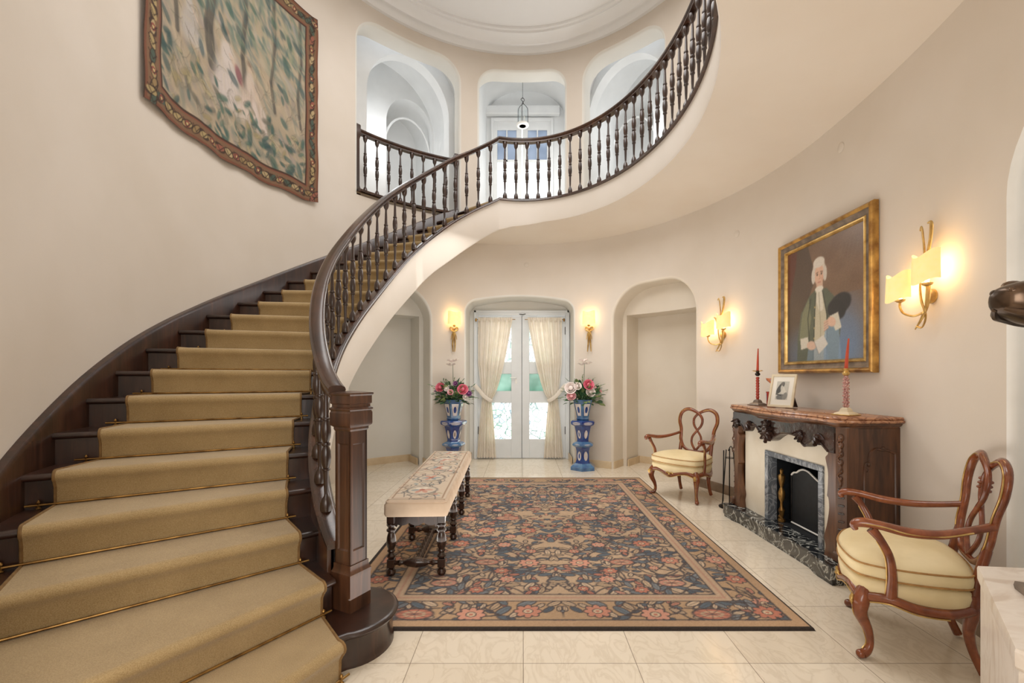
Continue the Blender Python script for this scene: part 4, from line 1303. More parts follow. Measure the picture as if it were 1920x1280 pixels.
# scalloped aprons
def apron(ax0, ax1, fixed, along):
    n = 40; top = []; bot = []
    for i in range(n + 1):
        f = i / n; z = .416 - .045 - .022 * abs(math.sin(f * PI * 3)) ** .7 - (.02 if f < .06 or f > .94 else 0)
        x = lerp(ax0, ax1, f); top.append((x, .417)); bot.append((x, z))
    m = MB()
    for i in range(n):
        q = []
        for d in (-.009, .009):
            for (x, z) in (top[i], top[i + 1], bot[i + 1], bot[i]):
                q.append((x, fixed + d, z) if along == 'x' else (fixed + d, x, z))
        m.add(q, [(0, 1, 2, 3), (7, 6, 5, 4), (0, 4, 5, 1), (3, 2, 6, 7)])
    m.build('apron', 'bench_wood', bench, smooth=0)
apron(-.15, .15, ys[0], 'x'); apron(-.15, .15, ys[-1], 'x')
for sx in (-1, 1):
    apron(ys[0] + .026, ys[-1] - .026, sx * .175, 'y')

# ------------------------------------------------------------------ porcelain pedestals, planters and bouquets
def hexs(prof, n=6, rot=0): return prof
def pedestal(x, y, label, seed):
    t = thing('porcelain_pedestal', label, 'pedestal', (x, y, 0), R(18), 'blue and white porcelain pedestals by the door')
    m = MB(); m.lathe([(.205, 0), (.205, .045), (.19, .06), (.15, .085), (.13, .10)], 6); m.build('foot', 'porcelain_teal', t, smooth=20)
    m = MB(); m.lathe([(.125, .10), (.105, .16), (.105, .28), (.12, .33), (.135, .345)], 6); m.build('lower_stem', 'porcelain_blue', t, smooth=20)
    m = MB(); m.lathe([(.135, .345), (.165, .36), (.178, .375), (.17, .395), (.13, .415), (.10, .425)], 6); m.build('collar', 'porcelain_teal', t, smooth=20)
    m = MB(); m.lathe([(.10, .425), (.095, .45), (.105, .52), (.125, .60), (.135, .64), (.14, .655)], 6); m.build('upper_stem', 'porcelain_blue', t, smooth=20)
    m = MB(); m.lathe([(.14, .655), (.19, .68), (.20, .70), (.20, .725), (.185, .74), (.13, .75), (.001, .752)], 6); m.build('top', 'porcelain_blue', t, smooth=20)
    # painted white cartouches on each face
    for k in range(6):
        a = (k + .5) * PI / 3
        M = Matrix.Rotation(a, 4, 'Z'); co6 = math.cos(PI / 6)
        for (za, ra), (zb, rb), hw in (((.14, .112), (.28, .107), .032), ((.47, .100), (.60, .127), .026), ((.682, .192), (.722, .2015), .075), ((.37, .174), (.392, .171), .05)):
            mm = MB().at(M); pts = []
            for i in range(14):
                th = 2 * PI * i / 14; f = .5 + .5 * math.sin(th); r = lerp(ra, rb, f) * co6 + .0022
                pts.append((r, hw * math.cos(th), lerp(za, zb, f)))
            mm.add(pts, [tuple(range(14))])
            q = mm.build('white_cartouche', 'porcelain_white', t, smooth=0)
            if (k + seed) % 2 == 0 and hw < .04:
                mm = MB().at(M); pts = []
                for i in range(10):
                    th = 2 * PI * i / 10; f = .5 + .28 * math.sin(th); r = lerp(ra, rb, f) * co6 + .0038
                    pts.append((r, hw * .4 * math.cos(th), lerp(za, zb, f)))
                mm.add(pts, [tuple(range(10))]); mm.build('painted_figure', 'porcelain_blue' if k % 4 else 'skirting_brown', q, smooth=0)
    p = thing('porcelain_planter', label.replace('porcelain pedestal', 'porcelain planter').replace('tiered', 'flared'), 'planter', (x, y, .7535), R(18), 'blue and white porcelain planters holding the bouquets')
    m = MB(); m.lathe([(.10, 0), (.108, .015), (.10, .03), (.11, .10), (.135, .20), (.155, .27), (.165, .285), (.165, .30), (.15, .30), (.14, .27), (.10, .06), (.001, .05)], 6); m.build('bowl', 'porcelain_teal', p, smooth=20)
    for k in range(6):
        M = Matrix.Rotation((k + .5) * PI / 3, 4, 'Z'); mm = MB().at(M); pts = []
        for sx, zz in ((-1, .06), (1, .06), (1, .24), (-1, .24)):
            r = (.104 + (zz - .06) * .27) * math.cos(PI / 6) + .004; pts.append((r, sx * (.028 + (zz - .06) * .14), zz))
        mm.add(pts, [(0, 1, 2, 3)]); q = mm.build('white_panel', 'porcelain_white', p, smooth=0)
        mm = MB().at(M); pts = []
        for i in range(10):
            th = 2 * PI * i / 10; zz = .15 + .05 * math.sin(th); r = (.104 + (zz - .06) * .27) * math.cos(PI / 6) + .006
            pts.append((r, .022 * math.cos(th), zz))
        mm.add(pts, [tuple(range(10))]); mm.build('painted_figure', 'porcelain_blue', q, smooth=0)
    return x, y, 1.05
def leaf_mesh(m, base, d, L, w, rs):
    d = V(d).normalized(); side = d.cross(V((0, 0, 1)))
    if side.length < .1: side = V((1, 0, 0))
    side.normalize(); side = (Matrix.Rotation(rs.uniform(-.8, .8), 3, d) @ side)
    up = side.cross(d); P = []
    for f, ww, bnd in ((0, .05, 0), (.25, .75, .03), (.5, 1, .04), (.75, .7, 0), (1, .03, -.12)):
        c = V(base) + d * (L * f) + up * (bnd * L)
        P.append([tuple(c - side * (w * ww)), tuple(c - up * (w * .2 * ww)), tuple(c + side * (w * ww))])
    m.loft(P, caps=False, closed=False)
def rose(parent, c, r, mat, rs, face):
    m = MB(); face = V(face).normalized()
    q = face.to_track_quat('Z', 'Y').to_matrix().to_4x4()
    m.at(Matrix.Translation(c) @ q)
    m.ball((0, 0, .1 * r), r * .45, 10, (1, 1, 1.1))
    for ring, n, op in ((.5, 4, .25), (.75, 5, .5), (1.0, 6, .9)):
        for i in range(n):
            a = i * 2 * PI / n + ring * 3
            rings = []
            for v_ in range(5):
                f = v_ / 4; row = []
                for u_ in range(6):
                    g = (u_ / 5 - .5) * 2 * PI / n * 1.35
                    rad = r * ring * (.35 + .65 * math.sin(f * PI / 2)) * (1 + (op * .15 if f > .8 else 0)) * (1 - .1 * abs(u_ / 5 - .5))
                    z = r * (-.35 + (1.0 - op * .35) * f - (.12 if f > .9 and ring > .6 else 0) - .3 * (u_ / 5 - .5) ** 2)
                    row.append((rad * math.cos(a + g), rad * math.sin(a + g), z))
                rings.append(row)
            m.loft(rings, caps=False, closed=False)
    return m.build('rose', mat, parent, smooth=70, fix=False)
def bouquet(x, y, z, label, seed, roses, tall):
    rs = random.Random(seed)
    t = thing('flower_arrangement', label, 'flowers', (x, y, z - .03), 0, 'mixed flower arrangements in the porcelain planters')
    ml = MB(); mlt = MB(); ms = MB()
    for i in range(230):
        a = rs.uniform(0, 2 * PI); el = rs.uniform(-.25, 1.2); L = rs.uniform(.10, .30)
        d = V((math.cos(a) * math.cos(el), math.sin(a) * math.cos(el) * .8, math.sin(el)))
        base = V((0, 0, .03)) + d * rs.uniform(.05, .26)
        leaf_mesh(ml if i % 4 else mlt, base, d, rs.uniform(.07, .12), rs.uniform(.02, .036), rs)
    for i in range(34):
        a = rs.uniform(0, 2 * PI); el = rs.uniform(.1, 1.3)
        d = V((math.cos(a) * math.cos(el), math.sin(a) * math.cos(el), math.sin(el)))
        p1 = d * rs.uniform(.28, .46); mid = p1 * .6 + V((0, 0, .04))
        ms.tube([(0, 0, .02), tuple(mid), tuple(p1)], .003, 5, 3)
        for j in range(4): leaf_mesh(mlt if i % 3 else ml, p1 * (.6 + j * .12), d + V((rs.uniform(-.8, .8), rs.uniform(-.8, .8), rs.uniform(-.3, .4))), rs.uniform(.035, .06), .009, rs)
    ml.build('dark_foliage', 'leaf_dark', t, smooth=60, fix=False)['kind'] = 'stuff'
    mlt.build('pale_foliage', 'leaf_light', t, smooth=60, fix=False)['kind'] = 'stuff'
    for (rx, rz_, r, mat) in roses:
        rose(t, (rx, -.19 + abs(rx) * .3, rz_), r * 1.2, mat, rs, (rx * 1.2, -1, .35))
    # tall white lily spray
    top = V((tall, -.03, .58))
    ms.tube([(0, 0, .05), (tall * .5, -.02, .3), tuple(top)], .004, 6, 4)
    ms.build('stem', 'leaf_dark', t)
    for k in range(3):
        m = MB(); c = top + V((rs.uniform(-.06, .06), -.01, rs.uniform(-.07, .03)))
        for i in range(6):
            a = i * PI / 3 + k; leaf_mesh(m, c, (math.cos(a), math.sin(a) * .6, .5), .085, .022, rs)
        m.build('lily', 'rose_white', t, smooth=60, fix=False)
    for i in range(12):
        m = MB(); a = rs.uniform(-1, 1); c = (a * .27, -.10, rs.uniform(.06, .30))
        for j in range(5): leaf_mesh(m, c, (math.cos(j * 1.26), -.4, math.sin(j * 1.26)), .025, .010, rs)
        m.build('small_bloom', rs.choice(['bloom_purple', 'rose_pale', 'rose_white']), t, smooth=60, fix=False)
    return t
x, y, z = pedestal(-1.045, 6.90, 'blue and white tiered porcelain pedestal left of the door behind the bench', 0)
bouquet(x, y, z, 'bouquet left of the door with two bright pink roses', 21, [(-.18, .22, .055, 'rose_pink'), (.155, .19, .062, 'rose_pink'), (.24, .13, .035, 'bloom_purple'), (-.02, .15, .035, 'rose_pale'), (.19, .08, .03, 'rose_white'), (-.08, .20, .03, 'rose_white'), (.05, .28, .028, 'bloom_purple')], -.01)
x, y, z = pedestal(.915, 6.90, 'blue and white tiered porcelain pedestal right of the door, fully in view', 1)
bouquet(x, y, z, 'bouquet right of the door with white and pale pink roses', 33, [(.06, .26, .062, 'rose_pink'), (.09, .15, .055, 'rose_white'), (-.19, .09, .055, 'rose_pale'), (-.20, .21, .07, 'rose_white'), (-.10, .24, .045, 'rose_white')], .02)
# ------------------------------------------------------------------ carved fireplace
MZ = 1.125
MM = Matrix.Translation((2.145, 3.84, 0)) @ Matrix.Rotation(R(-88), 4, 'Z')
def mloc(x, y, z): return MM @ V((x, y, z))
mt = thing('fireplace', 'carved dark wood fireplace with rose marble top and plaster front', 'fireplace', (2.145, 3.84, 0), R(-88))
HZ = .13
m = MB()
def hout(g, z): return [(-.76 + g, -.10 + g, z), (-.60, -.10 + g, z), (-.50, -.075 + g, z), (.50, -.075 + g, z), (.62, -.11 + g, z), (.80 - g, -.11 + g, z), (.80 - g, .20, z), (-.76 + g, .20, z)]
m.loft([hout(.012, 0), hout(.012, .02), hout(.004, .03), hout(.004, .10), hout(0, .108), hout(0, .122), hout(.008, HZ)], True)
m.build('hearth', 'marble_dark', mt, smooth=40)
# plaster front with firebox opening
ox0, ox1, oz1 = -.20, .46, .70
m = MB(); outl = [(-.60, HZ), (.60, HZ), (.60, 1.03), (-.60, 1.03)]
surface(m, outl, [[(ox0, HZ - .01), (ox1, HZ - .01), (ox1, oz1), (ox0, oz1)]] and [], lambda x, z: (x, .05, z), .3, .3)
m = MB()
m.box(-.60, ox0 - .0, .05, .12, HZ, 1.03); m.box(ox1, .60, .05, .12, HZ, 1.03); m.box(ox0, ox1, .05, .12, oz1, 1.03)
m.build('plaster_front', 'infill', mt, smooth=0)
m = MB(); a, b = ox0 - .045, ox1 + .045
m.box(a, ox0 + .005, .035, .12, HZ, oz1, .003); m.box(ox1 - .005, b, .035, .12, HZ, oz1, .003); m.box(a, b, .035, .12, oz1 - .0, oz1 + .045, .003)
m.build('marble_surround', 'marble_grey', mt, smooth=0)
m = MB()
m.box(ox0 - .01, ox0, .10, .40, HZ, oz1); m.box(ox1, ox1 + .01, .10, .40, HZ, oz1); m.box(ox0, ox1, .39, .40, HZ, oz1); m.box(ox0, ox1, .1, .4, oz1, oz1 + .01); m.box(ox0, ox1, .1, .4, HZ - .01, HZ + .002)
m.build('firebox', 'firebox', mt, smooth=0)
# stiles and frieze: shaped boards cut from a silhouette
def board(pts, y0, y1, name, mat, parent=mt, bev=.006):
    m = MB(); n = len(pts); cx = sum(p[0] for p in pts) / n; cz = sum(p[1] for p in pts) / n
    vs = [V(p) for p in pts]; res = delaunay_2d_cdt(vs, [(i, (i + 1) % n) for i in range(n)], [], 0, 1e-6)
    P = res[0]; tri = [f for f in res[2] if inpoly(sum(P[i].x for i in f) / len(f), sum(P[i].y for i in f) / len(f), pts)]
    m.add([(p.x, y0, p.y) for p in P], [tuple(f) for f in tri]); m.add([(p.x, y1, p.y) for p in P], [tuple(reversed(f)) for f in tri])
    m.loft([[(x, y0, z) for x, z in pts], [(x, y1, z) for x, z in pts]], caps=False)
    return m.build(name, mat, parent, smooth=35)
edge = spline([(.585, HZ + .0), (.60, .20), (.585, .26), (.61, .34), (.635, .46), (.63, .54), (.615, .56), (.62, .60), (.625, .72), (.605, .80), (.60, .83), (.625, .86), (.60, .92)], 4)
for sg in (-1, 1):
    pts = [(sg * x, z) for x, z in edge] + [(sg * .70, .92), (sg * .70, HZ)]
    board(pts, -.01, .05, 'stile', 'mantel_wood')
low = spline([(-.64, .90), (-.60, .935), (-.53, .93), (-.49, .885), (-.45, .895), (-.40, .945), (-.30, .955), (-.22, .90), (-.16, .86), (-.10, .845), (-.04, .86), (.02, .895), (.10, .93), (.20, .94), (.30, .93), (.36, .885), (.40, .87), (.44, .90), (.50, .93), (.57, .915), (.64, .87)], 4)
board(low + [(.70, .87), (.70, 1.05), (-.70, 1.05), (-.70, .90)], -.022, .05, 'frieze', 'carved_dark')
m = MB(); m.tube([(x, -.024, z + .006) for x, z in low], .008, 6); m.build('frieze_moulding', 'carved_dark', mt)
# carved shell and leaves
def acanth(m, c, ang, L, w, y):
    P = []
    for f, ww, bo in ((0, .3, .0), (.2, .9, .018), (.45, 1, .028), (.7, .75, .022), (.9, .35, .03), (1, .05, .02)):
        cx = c[0] + math.cos(ang) * L * f; cz = c[1] + math.sin(ang) * L * f; nx, nz = -math.sin(ang), math.cos(ang)
        P.append([(cx - nx * w * ww, y, cz - nz * w * ww), (cx - nx * w * ww * .5, y - bo, cz - nz * w * ww * .5), (cx, y - bo * .5, cz), (cx + nx * w * ww * .5, y - bo, cz + nz * w * ww * .5), (cx + nx * w * ww, y, cz + nz * w * ww)])
    m.loft(P, caps=False, closed=False)
m = MB(); cx, cz = -.10, .965
for k in range(7): acanth(m, (cx, cz - .02), R(270 + (k - 3) * 34), .12 - .006 * abs(k - 3), .022, -.03)
for k in range(3): acanth(m, (cx, cz - .01), R(90 + (k - 1) * 40), .075, .022, -.03)
m.ball((cx, -.045, cz - .02), .03, 12, (1, .9, 1.2)); m.ball((cx, -.05, cz - .09), .018, 10)
m.build('carved_shell', 'carved_dark', mt, smooth=60)
for x0, sgn in ((-.42, 1), (.36, -1), (.52, 1), (-.60, -1)):
    m = MB()
    for k in range(3): acanth(m, (x0, .985 - .01 * k), R((180 if sgn < 0 else 0) + (-20 - 30 * k) * sgn), .10 - .015 * k, .018, -.026)
    m.ball((x0, -.034, .965), .014, 8); m.build('carved_leaf', 'carved_dark', mt, smooth=60)
# canted corner posts with carving and returns to the wall
for sg in (-1, 1):
    m = MB(); q = [(sg * .70, -.01), (sg * .745, .035), (sg * .745, .12), (sg * .70, .12)]
    m.prism(q, HZ - .0, 1.05)
    m.build('corner_post', 'mantel_wood', mt, smooth=20)
    m = MB()
    for k, zz in enumerate([.98, .93, .87, .81, .75, .70]):
        m.ball((sg * .728, .006, zz), .020 - .0015 * k, 8, (.9, .9, 1.4)); 
        m.tube([(sg * (.728 + .012 * (-1) ** k), -.002, zz), (sg * (.728 - .014 * (-1) ** k), -.006, zz - .03), (sg * .728, .0, zz - .055)], .007, 6, 3)
    m.build('carved_drop', 'mantel_wood', mt, smooth=60)
    for k in range(8):
        m = MB(); zz = .62 - .055 * k; m.at(Matrix.Translation((sg * .7255, .0095, zz)) @ Matrix.Rotation(R(45 * sg), 4, 'Z')); m.box(-.018, .018, -.006, .004, 0, .012, .002)
        m.build('carved_bar', 'carved_dark', mt, smooth=0)
    m = MB(); m.box(min(sg * .70, sg * .735), max(sg * .70, sg * .735), .12, .425, .0 if sg > 0 else .0, 1.05); m.build('side_board', 'mantel_wood', mt, smooth=0)
    X0 = sg * .736
    pan = spline([(.165, .18), (.165, .60), (.165, .72), (.175, .80), (.20, .815), (.205, .87), (.24, .905), (.28, .90), (.33, .895), (.385, .87)], 4) + [(.39, .18)]
    m = MB(); m.tube([(X0, y, z) for y, z in pan] + [(X0, .165, .18)], .009, 6); m.build('panel_moulding', 'mantel_wood', mt)
    m = MB(); m.ball((X0, .195, .80), .016, 8); m.ball((X0, .18, .76), .012, 8); m.ball((X0, .30, .91), .012, 8, (1, 1.6, 1)); m.build('carved_boss', 'mantel_wood', mt)
    m = MB(); m.box(min(sg * .69, sg * .76), max(sg * .69, sg * .76), -.03, .10, HZ, HZ + .07, .01) ; m.build('foot_block', 'mantel_wood', mt)
# mouldings and marble top following a serpentine plan
def slab(g):
    return [(-.795 + g, .40), (-.795 + g, .10), (-.775 + g, .04), (-.74 + g * .7, -.03 + g * .5), (-.66, -.06 + g), (-.52, -.045 + g), (-.36, -.065 + g), (-.2, -.10 + g), (.0, -.105 + g), (.2, -.10 + g), (.36, -.065 + g), (.52, -.045 + g), (.66, -.06 + g), (.74 - g * .7, -.03 + g * .5), (.775 - g, .04), (.795 - g, .10), (.795 - g, .40)]
def slabring(g, z): return [(x, y, z) for x, y in spline(slab(g), 3)]
m = MB(); m.loft([slabring(.07, 1.03), slabring(.065, 1.04), slabring(.045, 1.05), slabring(.045, 1.055), slabring(.025, 1.07), slabring(.02, 1.082)], True); m.build('cornice', 'mantel_wood', mt, smooth=40)
m = MB(); m.loft([slabring(.012, 1.082), slabring(.002, 1.088), slabring(.0, 1.095), slabring(.004, 1.103), slabring(.014, 1.106), slabring(.006, 1.112), slabring(.01, 1.12), slabring(.018, MZ)], True); m.build('marble_top', 'marble_rose', mt, smooth=40)

# fire screen and andirons inside the opening
fs = thing('fire_screen', 'dark fire screen with pale serpentine top rail inside the fireplace', 'fire screen', tuple(mloc(.13, .19, HZ + .003)), R(-88))
top = spline([(-.22, .42), (-.19, .445), (-.15, .455), (-.11, .48), (-.06, .495), (0, .49), (.06, .465), (.12, .44), (.18, .425), (.27, .42)], 4)
board_pts = [(x, z) for x, z in top] + [(.27, .01), (-.22, .01)]
board(board_pts, -.004, .004, 'mesh_panel', 'firebox', fs)
m = MB(); m.tube([(x, -.006, z) for x, z in top], .008, 8); m.build('top_rail', 'white_paint', fs)
m = MB(); m.tube([(-.22, -.006, .42), (-.22, -.006, .02)], .006, 8); m.build('side_rail', 'iron', fs)
m = MB(); m.tube([(.27, -.006, .42), (.27, -.006, .02)], .006, 8); m.build('side_rail', 'iron', fs)
m = MB(); m.tube([(-.22, -.006, .012), (.27, -.006, .012)], .007, 8); m.build('bottom_rail', 'white_paint', fs)
an = thing('andiron', 'tarnished brass andiron at the left of the fireplace opening', 'andiron', tuple(mloc(-.145, .13, HZ + .003)), R(-88))
m = MB(); m.lathe([(.03, 0), (.03, .02), (.014, .03), (.02, .07), (.028, .10), (.014, .13), (.012, .17), (.026, .20), (.03, .25), (.02, .28), (.012, .30), (.02, .33), (.028, .37), (.03, .40), (.012, .42), (.016, .45), (.002, .465)], 10); m.build('shaft', 'brass', an)
m = MB(); m.tube([(-.03, 0, .01), (0, -.02, .05), (.03, 0, .01)], .009, 8, 4); m.build('foot', 'brass', an)
# iron companion set
ft = thing('fire_tool_stand', 'black iron stand with fire tools left of the fireplace', 'fire tools', (2.22, 4.88, 0), R(-70))
m = MB(); m.lathe([(.11, .0), (.11, .012), (.10, .018), (.001, .02)], 16); m.build('base', 'iron', ft)
for k in range(3):
    an_ = k * 2 * PI / 3 + .3
    m = MB(); m.tube([(.085 * math.cos(an_), .085 * math.sin(an_), .015), (.04 * math.cos(an_), .04 * math.sin(an_), .62)], .006, 6); m.build('post', 'iron', ft)
m = MB(); m.tube([(.045 * math.cos(a), .045 * math.sin(a), .53) for a in np.linspace(0, 2 * PI, 17)], .004, 6); m.build('hoop', 'iron', ft)
m = MB(); m.tube([(.04, 0, .60), (.03, 0, .645), (-.01, .02, .65), (-.03, .01, .60)], .005, 6, 4); m.build('handle', 'iron', ft)
m = MB(); m.tube([(.10, .02, .60), (.11, .02, .12)], .006, 6); m.box(.085, .135, .012, .03, .05, .16, .006); m.build('shovel', 'iron', ft)
m = MB(); m.tube([(.02, -.10, .62), (.02, -.11, .08)], .006, 6); m.build('poker', 'iron', ft)

# ------------------------------------------------------------------ things on the mantelpiece
def candlestick(x, y, label, stemmat, ornate, tilt):
    q = mloc(x, y, MZ + .001); t = thing('candlestick', label, 'candlestick', tuple(q), R(-88 + 20))
    m = MB(); m.box(-.065, .065, -.065, .065, 0, .008, .003); m.build('base_plate', 'gilt' if ornate else 'frame_grey', t, smooth=20)
    m = MB(); s4 = [(.055, .008), (.05, .016), (.03, .026), (.024, .045), (.014, .055)]
    m.loft([[(sx * a, sy * a, z) for sx, sy in ((-1, -1), (1, -1), (1, 1), (-1, 1))] for a, z in s4], True); m.build('foot', 'cream_leather' if ornate else 'frame_grey', t, smooth=20)
    m = MB()
    if ornate:
        for j in range(9):
            for i in range(6):
                a = 2 * PI * i / 6 + j * .5; m.ball((.015 * math.cos(a), .015 * math.sin(a), .068 + j * .0235), .0085, 6)
        m.lathe([(.014, .05), (.014, .28)], 10)
    else:
        pr = [(.012, .055)]
        for j in range(8): pr += [(.014, .07 + j * .026), (.017, .08 + j * .026), (.012, .09 + j * .026)]
        m.lathe(pr, 12)
    m.build('stem', stemmat, t, smooth=60)
    m = MB(); m.lathe([(.010, .28), (.022, .29), (.024, .302), (.014, .315), (.016, .33), (.010, .335)], 12); m.build('knop', 'iron' if not ornate else 'gilt', t)
    for k in range(5):
        m = MB(); a = k * 2 * PI / 5; rs_ = random.Random(k); leaf_mesh(m, (0, 0, .318), (math.cos(a), math.sin(a), .35), .055, .014, rs_); m.build('drip_leaf', 'gilt', t, smooth=60, fix=False)
    m = MB(); m.tube([(0, 0, .325), (tilt * .4, 0, .43), (tilt, 0, .545)], [.012, .010, .005], 10, 3); m.build('candle', 'candle_red', t)
    return t
candlestick(-.545, .14, 'candlestick with a red candle at the far left end of the mantelpiece', 'red_enamel', False, .006)
candlestick(.60, .14, 'beaded glass candlestick with red candle at the near right end of the mantelpiece', 'beaded_glass', True, .018)
# small red patterned cup and orange shallow bowl on a slim clear stem
q = mloc(-.37, .17, MZ + .001); t = thing('painted_cup', 'small red and lilac painted cup behind the photo frame', 'cup', tuple(q), R(-60))
m = MB(); m.lathe([(.034, 0), (.037, .01), (.040, .09), (.044, .135), (.041, .135), (.037, .09), (.032, .012), (.001, .01)], 20); m.build('cup_body', 'red_enamel', t)
for a0, z0, z1, w_ in ((-2.4, .06, .125, .7), (-1.3, .01, .05, .5), (.4, .04, .11, .6)):
    m = MB(); rings = []
    for z in np.linspace(z0, z1, 4): rings.append([((.0385 + .046 * (z - .01)) * math.cos(a0 + w_ * f), (.0385 + .046 * (z - .01)) * math.sin(a0 + w_ * f), z) for f in np.linspace(-.5, .5, 6)])
    m.loft(rings, caps=False, closed=False); m.build('painted_patch', 'lilac_enamel', t)
q = mloc(-.42, .255, MZ + .001); t = thing('footed_bowl', 'shallow orange painted bowl on a slim foot behind the cup', 'bowl', tuple(q), R(-60))
m = MB(); m.lathe([(.02, .19), (.05, .205), (.082, .235), (.095, .26), (.090, .26), (.078, .24), (.048, .213), (.001, .20)], 20); m.build('bowl', 'orange_enamel', t)
m = MB(); m.lathe([(.035, 0), (.03, .006), (.007, .015), (.005, .10), (.007, .18), (.02, .192)], 12); m.build('glass_stem', 'clear_glass', t)
for a0 in (-2.6, -1.4, .2, 1.6):
    m = MB(); rings = []
    for z, r in ((.215, .0575), (.235, .0835), (.25, .0915)): rings.append([((r + .001) * math.cos(a0 + .6 * f), (r + .001) * math.sin(a0 + .6 * f), z) for f in np.linspace(-.5, .5, 6)])
    m.loft(rings, caps=False, closed=False); m.build('painted_patch', 'lilac_enamel', t)
# framed photograph leaning on its strut
q = mloc(-.17, .13, MZ + .004); t = thing('photo_frame', 'cream framed black and white photograph standing on the mantelpiece', 'photo frame', tuple(q), R(-88 + 26))
FR = bpy.data.objects.new('frame', None)
m = MB(); X = Matrix.Rotation(R(-14), 4, 'X'); m.at(X); w_, h_ = .115, .30
for b in ((-w_, w_, -.012, .006, 0, .022), (-w_, w_, -.012, .006, h_ - .022, h_), (-w_, -w_ + .02, -.012, .006, .02, h_ - .02), (w_ - .02, w_, -.012, .006, .02, h_ - .02)): m.box(*b, .003)
m.build('frame_moulding', 'cream_leather', t, smooth=20); bpy.data.objects.remove(FR)
m = MB().at(X); m.box(-w_ + .018, w_ - .018, -.004, .004, .018, h_ - .018); m.build('mount', 'paper', t, smooth=0)
c = Canvas(50, 72, (176, 174, 166)); rs = random.Random(2)
c.poly([(0, 0), (50, 0), (50, 72), (0, 72)], (196, 194, 184)); c.ell(16, 26, 10, 26, (74, 76, 76), .5, .95); c.ell(22, 10, 6, 7, (120, 116, 110)); c.ell(30, 40, 9, 26, (212, 208, 196), -.4, .9); c.ell(24, 62, 20, 12, (96, 98, 98), 0, .8); c.line([(0, 50), (22, 54)], 3, (50, 50, 52)); c.ell(38, 58, 9, 16, (140, 140, 134), .3)
def mp(u, v):
    x = (-.055 + .11 * u); z = .07 + .165 * v; y = np.full_like(u, -.0052); a = R(-14)
    return x, y * math.cos(a) - z * math.sin(a), y * math.sin(a) + z * math.cos(a)
paint_mesh('photograph', c, mp, 'photo_paint', t)
m = MB(); m.loft([[(-.035, .075, .23), (.035, .075, .23), (.035, .082, .23), (-.035, .082, .23)], [(-.055, .165, 0), (.055, .165, 0), (.055, .175, 0), (-.055, .175, 0)]], True); m.build('strut', 'dark_wood', t, smooth=0)

# ------------------------------------------------------------------ portrait in gilt frame
PW, PH = 1.25, 1.27
pt = thing('portrait_painting', 'oil portrait of a seated man in green coat in a gilt frame', 'painting', (2.612, 3.955, 1.43), R(-90.5))
def fring(g, y): return [(-PW / 2 + g, y, g), (PW / 2 - g, y, g), (PW / 2 - g, y, PH - g), (-PW / 2 + g, y, PH - g)]
m = MB(); m.loft([fring(0, 0), fring(0, -.035), fring(.008, -.05), fring(.02, -.058), fring(.034, -.050), fring(.04, -.040)], False); m.build('outer_moulding', 'frame_gilt', pt, smooth=30)
m = MB(); m.loft([fring(.04, -.042), fring(.055, -.030), fring(.075, -.026), fring(.085, -.030)], False); m.build('cove', 'frame_grey', pt, smooth=30)
m = MB(); m.loft([fring(.085, -.031), fring(.092, -.038), fring(.102, -.038), fring(.112, -.024), fring(.115, -.012)], False); m.build('sight_edge', 'gilt', pt, smooth=30)
m = MB(); m.box(-PW / 2 + .01, PW / 2 - .01, -.008, -.001, .01, PH - .01); m.build('backing', 'frame_grey', pt, smooth=0)
